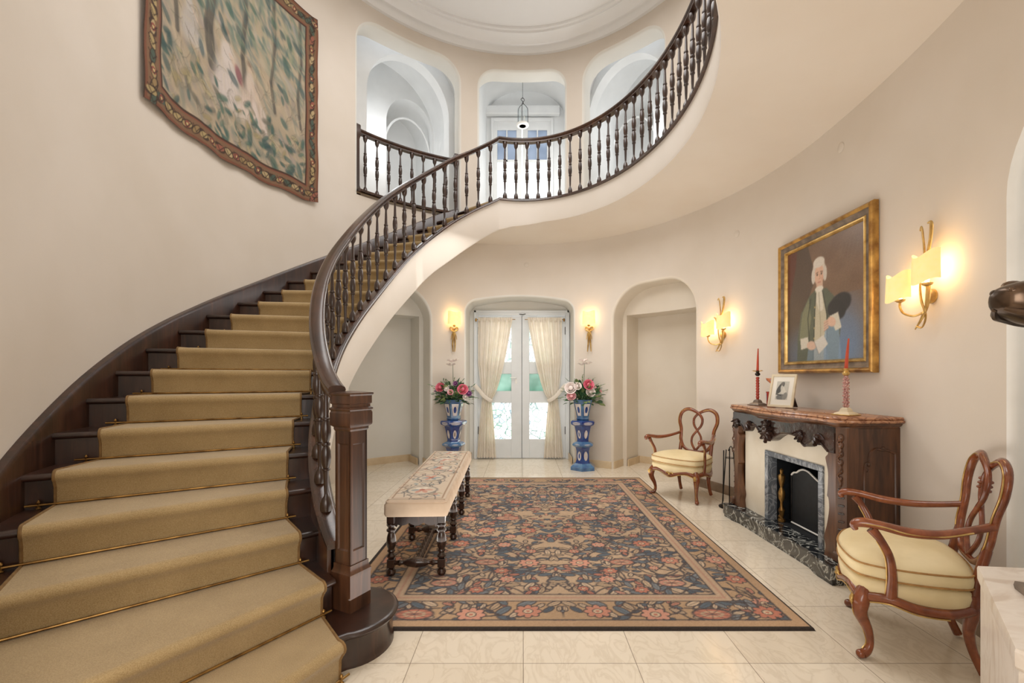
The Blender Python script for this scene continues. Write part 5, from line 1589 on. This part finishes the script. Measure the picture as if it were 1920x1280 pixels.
def portrait():
    c = Canvas(200, 206, (116, 90, 70)); rs = random.Random(4)
    for i in range(260):
        x, y = rs.uniform(0, 200), rs.uniform(0, 206); c.ell(x, y, rs.uniform(10, 30), rs.uniform(6, 16), rs.choice([(122, 94, 74), (106, 80, 62), (130, 102, 80), (112, 88, 70)]), rs.uniform(-1, .2), .35, .9)
    c.poly([(0, 20), (18, 0), (62, 0), (84, 60), (60, 100), (40, 206), (0, 206)], (66, 54, 46), .7)
    c.poly([(0, 0), (30, 0), (26, 30), (6, 90), (0, 96)], (96, 44, 32), .75)
    for i in range(5): c.line([(150 + i * 9, 20), (124 + i * 6, 130)], 3, (118, 96, 78), .35)
    c.ell(100, 196, 100, 50, (100, 134, 172), 0, .6, .9); c.ell(150, 170, 50, 66, (96, 126, 164), 0, .6, .9)  # bluish reflection painted into the lower part of the picture
    # coat, arm, waistcoat
    c.poly([(66, 90), (84, 82), (112, 84), (134, 104), (146, 150), (140, 206), (30, 206), (32, 160), (42, 118)], (84, 90, 74))
    c.poly([(46, 118), (64, 94), (72, 130), (62, 166), (36, 168)], (116, 118, 92)); c.line([(70, 96), (62, 130), (66, 170)], 2, (44, 48, 38)); c.line([(52, 120), (44, 160)], 2, (112, 116, 84))
    c.poly([(84, 84), (100, 84), (112, 130), (110, 206), (78, 206), (82, 130)], (188, 178, 152)); c.poly([(86, 78), (100, 78), (104, 118), (94, 122), (86, 104)], (212, 204, 186))
    c.line([(92, 84), (97, 150), (96, 200)], 1.5, (150, 140, 116)); c.line([(84, 88), (80, 140), (76, 206)], 2, (40, 44, 36)); c.line([(102, 88), (114, 132), (112, 206)], 2, (40, 44, 36))
    for i in range(5): c.ell(81 - i * .6, 112 + i * 18, 1.5, 1.5, (190, 160, 96))
    c.poly([(108, 146), (140, 140), (148, 206), (104, 206)], (126, 152, 176), .75); c.poly([(64, 180), (110, 176), (118, 206), (58, 206)], (122, 146, 170), .6)  # the painted blue reflection carried over the lower coat
    # tricorne under the arm
    c.ell(144, 116, 26, 17, (40, 38, 40), -.25); c.ell(136, 124, 22, 16, (32, 32, 36), .3)
    # head with powdered hair
    c.ell(92, 50, 17, 22, (206, 194, 178)); c.ell(93, 58, 12.5, 18, (214, 172, 146)); c.ell(92, 36, 15, 9, (214, 204, 190)); c.ell(77, 58, 5, 13, (206, 196, 182)); c.ell(108, 58, 5, 13, (202, 190, 176))
    c.poly([(86, 70), (102, 70), (103, 84), (86, 84)], (206, 168, 144)); c.ell(93, 82, 11, 5, (220, 212, 196))
    c.line([(85, 54), (90, 53)], 1.3, (90, 66, 50)); c.line([(96, 53), (102, 54)], 1.3, (90, 66, 50)); c.ell(88, 57, 2, 1.2, (56, 46, 42)); c.ell(99, 57, 2, 1.2, (56, 46, 42))
    c.line([(94, 56), (95.5, 64), (93, 65)], 1.2, (176, 128, 104)); c.line([(90, 70.5), (97, 70.5)], 1.4, (172, 100, 86)); c.ell(101, 64, 3, 5, (196, 142, 118), 0, .5, .9)
    # hands, cuffs, letter
    c.poly([(120, 132), (140, 128), (148, 154), (134, 158)], (204, 196, 178)); c.ell(124, 142, 11, 8, (212, 172, 148), .4)
    for i in range(4): c.line([(116, 138 + i * 4), (106, 141 + i * 4.4)], 3, (210, 170, 146)); c.line([(116, 140 + i * 4), (106, 143 + i * 4.4)], .8, (150, 112, 92))
    c.poly([(40, 164), (62, 162), (66, 180), (42, 184)], (206, 198, 182)); c.ell(72, 178, 13, 8, (208, 172, 150), .1)
    c.poly([(80, 172), (104, 162), (116, 178), (92, 194)], (206, 200, 190)); c.line([(80, 172), (92, 194)], 1, (120, 112, 104))
    k = np.array([1, 2, 1]) / 4.
    for ax in (0, 1):
        c.a = k[0] * np.roll(c.a, 1, ax) + k[1] * c.a + k[2] * np.roll(c.a, -1, ax)
    n = np.random.default_rng(1).normal(0, .012, (206, 200, 1)); c.a = c.a + n
    x0 = PW / 2 - .112; z0, z1 = .112, PH - .112
    paint_mesh('canvas', c, lambda u, v: (-x0 + 2 * x0 * u, np.full_like(u, -.014), z0 + (z1 - z0) * v), 'oil_paint', pt)
portrait()
# ------------------------------------------------------------------ sconces
def shade_panel(m, cx, cz, w, h, y0, r, wave=.02, tilt=0):
    rings = []
    for j in range(9):
        v = j / 8; row = []
        for i in range(17):
            u = i / 16; a = (u - .5) * PI * .92
            top = wave * math.sin((u * 1.25 + .1) * 2 * PI) * (1 if v > .5 else .7) * (abs(v - .5) * 2)
            rr_ = r * (.95 + .08 * (1 - v))
            row.append((cx + w / 2 * math.sin(a) / math.sin(PI * .46) * (.97 + .05 * (1 - v)), y0 - rr_ * math.cos(a), cz - h / 2 + h * v + top))
        rings.append(row)
    m.loft(rings, caps=False, closed=False)
def hang(t, z, name, label, group=None):
    p, n = hall(t, -.002); return thing(name, label, 'wall lamp', (p.x, p.y, z), math.atan2(-n.x, n.y), group)
def double_sconce(t, z, label):
    s = hang(t, z, 'double_sconce', label, 'gilt two-light wall lamps')
    m = MB(); m.lathe([(.045, 0), (.045, .008), (.03, .016), (.001, .018)], 16); o = m.build('back_plate', 'gilt', s); o.rotation_euler = (R(90), 0, 0); o.location = (0, 0, -.10)
    m = MB(); m.tube([(-.055, -.035, .325), (-.025, -.045, .335), (-.005, -.05, .28), (.0, -.045, .15), (-.03, -.05, .0), (-.02, -.05, -.12), (.02, -.05, -.22), (-.01, -.05, -.29), (-.05, -.06, -.28)], [.006, .012, .012, .012, .014, .014, .012, .009, .005], 8, 5, flat=.5, up=V((0, 1, 0))); m.build('stem', 'gilt', s, smooth=60)
    m = MB(); m.tube([(.035, -.05, .345), (.06, -.045, .335), (.045, -.04, .24), (.01, -.04, .10), (.035, -.045, -.03), (.03, -.045, -.14), (-.02, -.045, -.23), (-.06, -.06, -.30)], [.005, .012, .012, .012, .013, .013, .010, .004], 8, 5, flat=.5, up=V((0, 1, 0))); m.build('stem', 'gilt', s, smooth=60)
    m = MB(); m.tube([(-.10, -.05, .12), (-.07, -.05, .10), (-.04, -.05, .02), (-.03, -.05, -.06)], [.004, .011, .011, .008], 8, 4, flat=.5, up=V((0, 1, 0))); m.build('leaf_blade', 'gilt', s, smooth=60)
    for (ax, az, lx, lz) in ((-.155, -.115, -.155, -.02), (.095, -.055, .10, .05)):
        m = MB(); m.tube([(.0, -.05, -.20), (ax * .35, -.07, -.215), (ax * .8, -.085, -.19), (ax, -.09, az - .03), (ax, -.09, az)], .007, 8, 5); m.build('arm', 'gilt', s)
        m = MB(); m.lathe([(.008, 0), (.026, .01), (.03, .02), (.014, .024)], 12, (ax, -.09, az)); m.build('cup', 'gilt', s)
        m = MB(); m.lathe([(.011, .02), (.011, .075), (.016, .09), (.014, .115), (.002, .13)], 10, (ax, -.09, az)); m.build('bulb', 'bulb', s)
        m = MB(); shade_panel(m, lx, lz, .20, .17, -.075, .085); o = m.build('lamp_shade', 'shade', s, smooth=70)
        M = Matrix.Translation(s.location) @ Matrix.Rotation(s.rotation_euler.z, 4, 'Z')
        SC.append(tuple(M @ V((lx, -.085, lz + .01))))
    return s
SC = []; SS = []
double_sconce(24.6, 2.0, 'gilt double wall lamp between the right niche and the portrait')
double_sconce(-16.1, 2.0, 'gilt double wall lamp right of the portrait, above the near chair')
def single_sconce(t, label, seed):
    s = hang(t, 2.22, 'single_sconce', label, 'gilt one-light wall lamps beside the door')
    m = MB(); m.lathe([(.03, 0), (.03, .008), (.02, .012), (.001, .013)], 14); o = m.build('back_plate', 'gilt', s); o.rotation_euler = (R(90), 0, 0); o.location = (0, 0, -.10)
    m = MB(); shade_panel(m, 0, .09, .205, .20, -.05, .075, .010); m.build('lamp_shade', 'shade_hot', s, smooth=70)
    m = MB(); m.lathe([(.010, -.04), (.022, -.03), (.024, -.02), (.010, -.012), (.010, .05), (.014, .07), (.012, .10), (.002, .11)], 10, (0, -.06, 0)); m.build('candle_holder', 'gilt', s)
    k = 1 if seed else -1
    for sg in (-1, 1):
        m = MB(); m.tube([(0, -.04, -.08), (sg * .05, -.04, -.05), (sg * .055, -.04, -.09), (0, -.045, -.12), (sg * -.03, -.04, -.17), (sg * -.045, -.04, -.24)], [.009, .011, .011, .012, .009, .005], 8, 5); m.build('bow_loop', 'gilt', s)
        m = MB(); m.tube([(0, -.045, -.11), (sg * .012, -.04, -.22), (sg * .02, -.035, -.32), (sg * .03 * (1 if k > 0 else .4), -.04, -.43)], [.013, .012, .011, .007], 8, 5); m.build('ribbon_tail', 'gilt', s)
    M = Matrix.Translation(s.location) @ Matrix.Rotation(s.rotation_euler.z, 4, 'Z')
    SS.append(tuple(M @ V((0, -.07, .09))))
single_sconce(111.3, 'gilt single wall lamp left of the entrance door', 0)
single_sconce(66.6, 'gilt single wall lamp right of the entrance door', 1)

# small plates on the walls
for t, z, lab in ((88.6, 3.21, 'small round cover plate on the wall above the door'), (-4.0, 3.3, 'small round cover plate high on the right wall under the gallery'), (20.8, 3.05, 'small round cover plate above the far double lamp')):
    p, n = hall(t, -.001); o = MB().lathe([(.04, 0), (.04, .004), (.034, .007), (.001, .007)], 20).build('cover_plate', 'wall')
    o.location = (p.x, p.y, z); o.rotation_euler = (R(90), 0, math.atan2(-n.x, n.y)); tag(o, lab, 'cover plate')
p, n = hall(19.5, -.004); vt = thing('floor_vent', 'small brass vent grille low on the wall behind the fire tools', 'vent', (p.x, p.y, .17), math.atan2(-n.x, n.y))
m = MB(); m.box(-.07, .07, -.006, 0, 0, .10, .003); m.build('plate', 'brass', vt)
m = MB()
for i in range(5): m.box(-.055, .055, -.010, -.005, .015 + i * .016, .022 + i * .016)
m.build('louvres', 'frame_grey', vt, smooth=0)

# ------------------------------------------------------------------ carved armchairs
def armchair(name, label, loc, rz):
    ch = thing(name, label, 'armchair', loc, rz, 'carved armchairs beside the fireplace')
    # front legs
    for sg in (-1, 1):
        m = MB(); m.tube([(sg * .262, -.215, .345), (sg * .29, -.235, .285), (sg * .290, -.236, .22), (sg * .270, -.205, .14), (sg * .264, -.195, .075), (sg * .276, -.208, .036), (sg * .292, -.228, .022)], [.030, .038, .030, .021, .017, .020, .021], 10, 5)
        m.ball((sg * .296, -.236, .022), .022, 10, (1, 1, .95)); m.build('front_leg', 'chair_wood', ch, smooth=60)
        m = MB(); m.tube([(sg * .280, -.258, .295), (sg * .298, -.268, .23), (sg * .275, -.225, .14), (sg * .268, -.212, .075), (sg * .286, -.230, .045)], .0035, 6, 5); m.build('gilt_line', 'gilt', ch)
        m = MB()
        for k in (-1, 0, 1): m.tube([(sg * .288 + k * .006, -.268, .31), (sg * .295 + k * .012, -.275, .285), (sg * .290 + k * .009, -.270, .26)], [.006, .008, .003], 6, 3)
        m.build('carved_knee_leaf', 'gilt', ch, smooth=60)
        m = MB(); m.tube([(sg * .20, .195, .38), (sg * .20, .195, .29), (sg * .192, .185, .20), (sg * .192, .20, .11), (sg * .196, .236, .018)], [.026, .028, .023, .019, .020], 10, 5); m.build('back_leg', 'chair_wood', ch, smooth=60)
    # serpentine rails
    m = MB(); m.tube([(-.268, -.235, .305), (-.20, -.262, .332), (-.12, -.277, .322), (-.05, -.288, .298), (0, -.292, .290), (.05, -.288, .298), (.12, -.277, .322), (.20, -.262, .332), (.268, -.235, .305)], [.026, .022, .02, .022, .024, .022, .02, .022, .026], 10, 5, flat=1.0); m.build('front_rail', 'chair_wood', ch, smooth=60)
    m = MB(); m.tube([(-.262, -.262, .29), (-.19, -.284, .312), (-.12, -.298, .304), (-.05, -.310, .278), (0, -.315, .268), (.05, -.310, .278), (.12, -.298, .304), (.19, -.284, .312), (.262, -.262, .29)], .0035, 6, 5); m.build('gilt_line', 'gilt', ch)
    m = MB()
    for k in (-1, 1): m.tube([(0, -.312, .305), (k * .03, -.312, .32), (k * .045, -.308, .305)], [.008, .007, .003], 6, 3)
    m.ball((0, -.312, .30), .013, 8); m.build('carved_crest', 'gilt', ch)
    for sg in (-1, 1):
        m = MB(); m.tube([(sg * .276, -.225, .305), (sg * .308, -.13, .325), (sg * .302, -.02, .300), (sg * .265, .10, .292), (sg * .21, .19, .312)], [.026, .023, .023, .023, .025], 10, 5); m.build('side_rail', 'chair_wood', ch, smooth=60)
        m = MB(); m.tube([(sg * .296, -.22, .285), (sg * .328, -.13, .307), (sg * .322, -.02, .280), (sg * .285, .10, .272)], .0035, 6, 5); m.build('gilt_line', 'gilt', ch)
    m = MB(); m.tube([(-.20, .20, .31), (0, .215, .30), (.20, .20, .31)], .022, 10, 5); m.build('back_rail', 'chair_wood', ch, smooth=60)
    # upholstered base and loose cushion
    plan = [(0, -.30), (.14, -.285), (.262, -.245), (.298, -.17), (.30, -.05), (.272, .08), (.225, .18), (.12, .205), (0, .212), (-.12, .205), (-.225, .18), (-.272, .08), (-.30, -.05), (-.298, -.17), (-.262, -.245), (-.14, -.285)]
    PL = spline(plan, 4, True)
    def pr_(s, z, dy=0): return [(x * s, (y + .03) * s - .03 + dy, z + .0) for x, y in PL]
    m = MB(); m.loft([pr_(.98, .305), pr_(1.0, .33), pr_(1.025, .365), pr_(1.01, .392), pr_(.95, .402)], True); m.build('upholstered_base', 'cushion', ch, smooth=70)
    m = MB(); m.loft([pr_(.93, .400), pr_(1.0, .405), pr_(1.035, .42), pr_(1.045, .445), pr_(1.03, .472), pr_(.95, .494), pr_(.8, .512), pr_(.55, .524), pr_(.3, .529), pr_(.02, .530)], True); m.build('seat_cushion', 'cushion', ch, smooth=70)
    m = MB()
    for s, z in ((1.037, .415), (1.035, .474)): q = pr_(s, z); m.tube(q + [q[0]], .0045, 6)
    m.build('cushion_piping', 'piping', ch)
    # arms
    for sg in (-1, 1):
        m = MB(); m.tube([(sg * .305, -.12, .32), (sg * .318, -.115, .43), (sg * .325, -.125, .53), (sg * .345, -.16, .61), (sg * .348, -.20, .665)], [.028, .021, .018, .018, .024], 10, 5, flat=.85); m.build('arm_support', 'chair_wood', ch, smooth=60)
        m = MB(); m.tube([(sg * .308, -.142, .34), (sg * .321, -.137, .43), (sg * .328, -.145, .53), (sg * .350, -.18, .61)], .0035, 6, 5); m.build('gilt_line', 'gilt', ch)
        m = MB(); m.tube([(sg * .345, -.262, .652), (sg * .348, -.268, .676), (sg * .345, -.235, .690), (sg * .343, -.17, .686), (sg * .335, -.06, .668), (sg * .305, .06, .668), (sg * .255, .17, .69), (sg * .218, .262, .715)], [.016, .023, .028, .026, .028, .025, .021, .021], 10, 5, flat=.8); m.build('arm_rest', 'chair_wood', ch, smooth=60)
        m = MB(); m.tube([(sg * .368, -.24, .690), (sg * .367, -.15, .684), (sg * .358, -.05, .664), (sg * .325, .07, .665), (sg * .285, .18, .69)], .0035, 6, 5); m.build('gilt_line', 'gilt', ch)
    # interlaced back
    def B(x, z): return (x, .212 + (z - .4) * .17, z)
    for sg in (-1, 1):
        P = [(0, .50), (.09, .505), (.165, .545), (.205, .62), (.21, .69), (.215, .76), (.245, .86), (.225, .955), (.15, 1.0), (.06, .985), (-.02, .94), (-.06, .88), (-.05, .81), (0, .745), (.052, .67), (.050, .59), (0, .51)]
        rad = [.018, .018, .021, .022, .021, .021, .022, .023, .022, .020, .017, .016, .015, .014, .014, .014, .015]
        Q = [B(sg * x, z) for x, z in P]; off = .008 * sg
        Q = [(x, y + (off if 9 <= i <= 15 else 0), z) for i, (x, y, z) in enumerate(Q)]
        m = MB(); m.tube(Q, rad, 10, 6, flat=.8, up=V((0, 1, 0))); m.build('back_loop', 'chair_wood', ch, smooth=60)
        q = [B(sg * x * 1.05, z) for x, z in P[2:10]]; m = MB(); m.tube([(x, y - .017, z) for x, y, z in q], .0035, 6, 6); m.build('gilt_line', 'gilt', ch)
        m = MB()
        for k in range(3): m.ball(B(-sg * .058, .845 + .022 * k), .012, 8, (1, 1.2, .8))
        m.build('carved_twist', 'chair_wood', ch)
        m = MB(); m.tube([(sg * .20, .20, .32), (sg * .20, .212, .44), B(sg * .20, .60)], [.024, .022, .020], 10, 5); m.build('back_post', 'chair_wood', ch, smooth=60)
    return ch
armchair('armchair', 'carved armchair with cream cushion in front of the right niche, left of the fireplace', (1.90, 5.34, 0), R(-51.5))
armchair('armchair', 'carved armchair with cream cushion at the near right beside the white marble block', (2.037, 2.40, 0), R(-120.7))

# ------------------------------------------------------------------ white marble block with bronze
MT = .75
poly = [(1.178, 1.09), (1.564, 1.567), (2.12, 1.50), (1.95, .92), (1.30, .62)]
def shrink(p, s):
    cx = sum(a for a, b in p) / len(p); cy = sum(b for a, b in p) / len(p)
    return [(cx + (a - cx) * s, cy + (b - cy) * s) for a, b in p]
ped = thing('marble_block', 'pale veined marble block at the right edge carrying a bronze', 'marble block', (1.6, 1.2, 0))
def loc_(p): return [(a - 1.6, b - 1.2) for a, b in p]
m = MB(); m.loft([[(a, b, z) for a, b in loc_(shrink(poly, s))] for s, z in ((.975, .0), (.975, .69), (.965, .70))], True); m.build('body', 'marble_white', ped, smooth=20)
m = MB(); m.loft([[(a, b, z) for a, b in loc_(shrink(poly, s))] for s, z in ((.985, .70), (.998, .707), (1.0, .742), (.993, MT))], True); m.build('top_slab', 'marble_white', ped, smooth=20)
m = MB(); X = Matrix.Translation((1.50, 1.34, MT)) @ Matrix.Rotation(R(64), 4, 'Z')
m.at(X); m.loft([[(-.055, a * .016, .012 + b * .012) for a, b in ((-1, -1), (1, -1), (1.2, 0), (1, 1), (-1, 1), (-1.2, 0))], [(.055, a * .016, .012 + b * .012) for a, b in ((-1, -1), (1, -1), (1.2, 0), (1, 1), (-1, 1), (-1.2, 0))]], True)
tag(m.build('wooden_bar', 'frame_grey', smooth=20), 'small brown faceted bar lying on the white marble block', 'bar')
# bronze head of a reclining animal, muzzle pointing left
def bronze():
    t = thing('bronze_sculpture', 'dark bronze animal head with long muzzle at the right edge of view', 'sculpture', (1.645, 1.2, MT + .001))
    stations = [(-.392, .850, .010, .012), (-.386, .850, .026, .028), (-.368, .850, .036, .040), (-.34, .849, .043, .050), (-.30, .846, .050, .060), (-.24, .843, .056, .068), (-.17, .835, .062, .078), (-.10, .81, .066, .086), (-.03, .75, .066, .09), (.03, .64, .066, .09), (.07, .48, .072, .095), (.08, .30, .085, .11), (.08, .14, .10, .125), (.08, .05, .115, .14), (.08, .03, .12, .145)]
    P = [V((x, 0, z)) for x, z, a, b in stations]; F = frames(P, V((0, 1, 0)))
    m = MB(); rings = []
    q = spline([(p.x, p.z, a, b) for p, (x, z, a, b) in zip(P, stations)], 4)
    PP = [V((x, 0, z)) for x, z, a, b in q]; FF = frames(PP, V((0, 1, 0)))
    for p, (tt, r_, b_), (x, z, a, b) in zip(PP, FF, q):
        a *= 1.2; b *= 1.15
        rings.append([tuple(p + V((0, 1, 0)) * (a * math.cos(2 * PI * j / 20)) + tt.cross(V((0, 1, 0))) * (b * math.sin(2 * PI * j / 20) * (1 + .12 * math.cos(4 * PI * j / 20)))) for j in range(20)])
    m.loft(rings, True); m.build('head_and_neck', 'bronze', t, smooth=70)
    for sg in (-1, 1):
        m = MB(); m.ball((-.300, sg * .050, .880), .018, 12); m.build('eye', 'bronze', t)
        m = MB(); m.tube([(-.33, sg * .047, .875), (-.31, sg * .058, .902), (-.27, sg * .060, .905), (-.24, sg * .064, .885)], .008, 8, 4); m.build('brow', 'bronze', t)
        m = MB(); m.tube([(-.388, sg * .012, .826), (-.36, sg * .036, .812), (-.32, sg * .050, .806), (-.26, sg * .060, .796), (-.18, sg * .066, .79)], [.006, .010, .011, .011, .006], 8, 4); m.build('lip', 'bronze', t)
        m = MB(); m.tube([(-.335, sg * .044, .845), (-.315, sg * .056, .858), (-.285, sg * .060, .852), (-.27, sg * .060, .835)], [.004, .008, .008, .004], 8, 4); m.build('cheek_fold', 'bronze', t)
        m = MB(); m.ball((-.378, sg * .022, .872), .010, 8); m.build('nostril', 'bronze', t)
        m = MB(); m.tube([(-.10, sg * .045, .85), (-.08, sg * .06, .895), (-.05, sg * .066, .925)], [.020, .020, .006], 8, 4, flat=.5); m.build('ear', 'bronze', t)
    m = MB(); m.box(-.05, .21, -.15, .15, 0, .035, .008); m.build('base', 'bronze', t)
bronze()
# ------------------------------------------------------------------ camera, world, sconce bulbs and added fill lights
cam = bpy.data.cameras.new('camera'); co_ = bpy.data.objects.new('camera', cam); COL.objects.link(co_)
co_.location = (0, 0, 1.4); co_.rotation_euler = (R(90), 0, 0)
cam.sensor_width = 36; cam.lens = 16.0; cam.shift_x = -20 / 1920; cam.shift_y = 66 / 1920
cam.clip_start = .05
bpy.context.scene.camera = co_
w = bpy.data.worlds.new('world'); bpy.context.scene.world = w; w.use_nodes = True
bg = w.node_tree.nodes['Background']
bg.inputs[0].default_value = (.93, .96, 1, 1); bg.inputs[1].default_value = 2.4
def area(name, loc, rot, sx, sy, power, col=(1, 1, 1)):
    l = bpy.data.lights.new(name, 'AREA'); l.shape = 'RECTANGLE'; l.size = sx; l.size_y = sy; l.energy = power; l.color = col
    o = bpy.data.objects.new(name, l); COL.objects.link(o); o.location = loc; o.rotation_euler = rot
    o.visible_camera = False
    return o
def point(name, loc, power, col=(1, .72, .4), r=.04):
    l = bpy.data.lights.new(name, 'POINT'); l.energy = power; l.color = col; l.shadow_soft_size = r
    o = bpy.data.objects.new(name, l); COL.objects.link(o); o.location = loc
    return o
area('ceiling_fill', (0, 4.0, 6.5), (0, 0, 0), 2.6, 3.6, 126, (1, .97, .95))  # unseen overhead fill added to light the whole hall
area('vestibule_fill', (0, -1.3, 2.0), (R(86), 0, 0), 2.2, 2.0, 62, (1, .97, .93))  # frontal fill light added behind the viewpoint
area('bounce_fill', (.3, 3.9, .25), (R(180), 0, 0), 2.4, 3.5, 44, (1, .95, .88))  # upward fill added to lift the gallery underside
area('under_gallery_fill', (.2, 5.6, 3.35), (0, 0, 0), 2.0, 1.0, 26, (1, .97, .93))  # no fixture here, an added fill below the gallery
area('garden_light', (0, 9.2, 1.6), (R(-90), 0, 0), 3.0, 2.6, 60, (1, .98, .97))
for key in ('ul', 'ur'):
    p, n = hall((OPEN[key][0] + OPEN[key][1]) / 2, 1.1)
    point('bay_fill', (p.x, p.y, 5.5), 18, (.98, .99, 1), .35)  # fill light added to brighten each side bay
point('bay_fill', (.35, 7.9, 5.2), 14, (1, 1, 1), .15)  # extra fill added inside the centre bay
for q in SC: point('sconce_bulb', q, 1.7, (1, .70, .38), .03)
for q in SS: point('sconce_bulb', q, 2.2, (1, .72, .40), .03)
sc = bpy.context.scene
sc.view_settings.view_transform = 'Standard'
sc.view_settings.look = 'None'
sc.view_settings.exposure = 0.12; sc.view_settings.gamma = 1.05
try: sc.cycles.use_denoising = True
except Exception: pass
sc.cycles.max_bounces = 8; sc.cycles.diffuse_bounces = 4; sc.cycles.transparent_max_bounces = 12
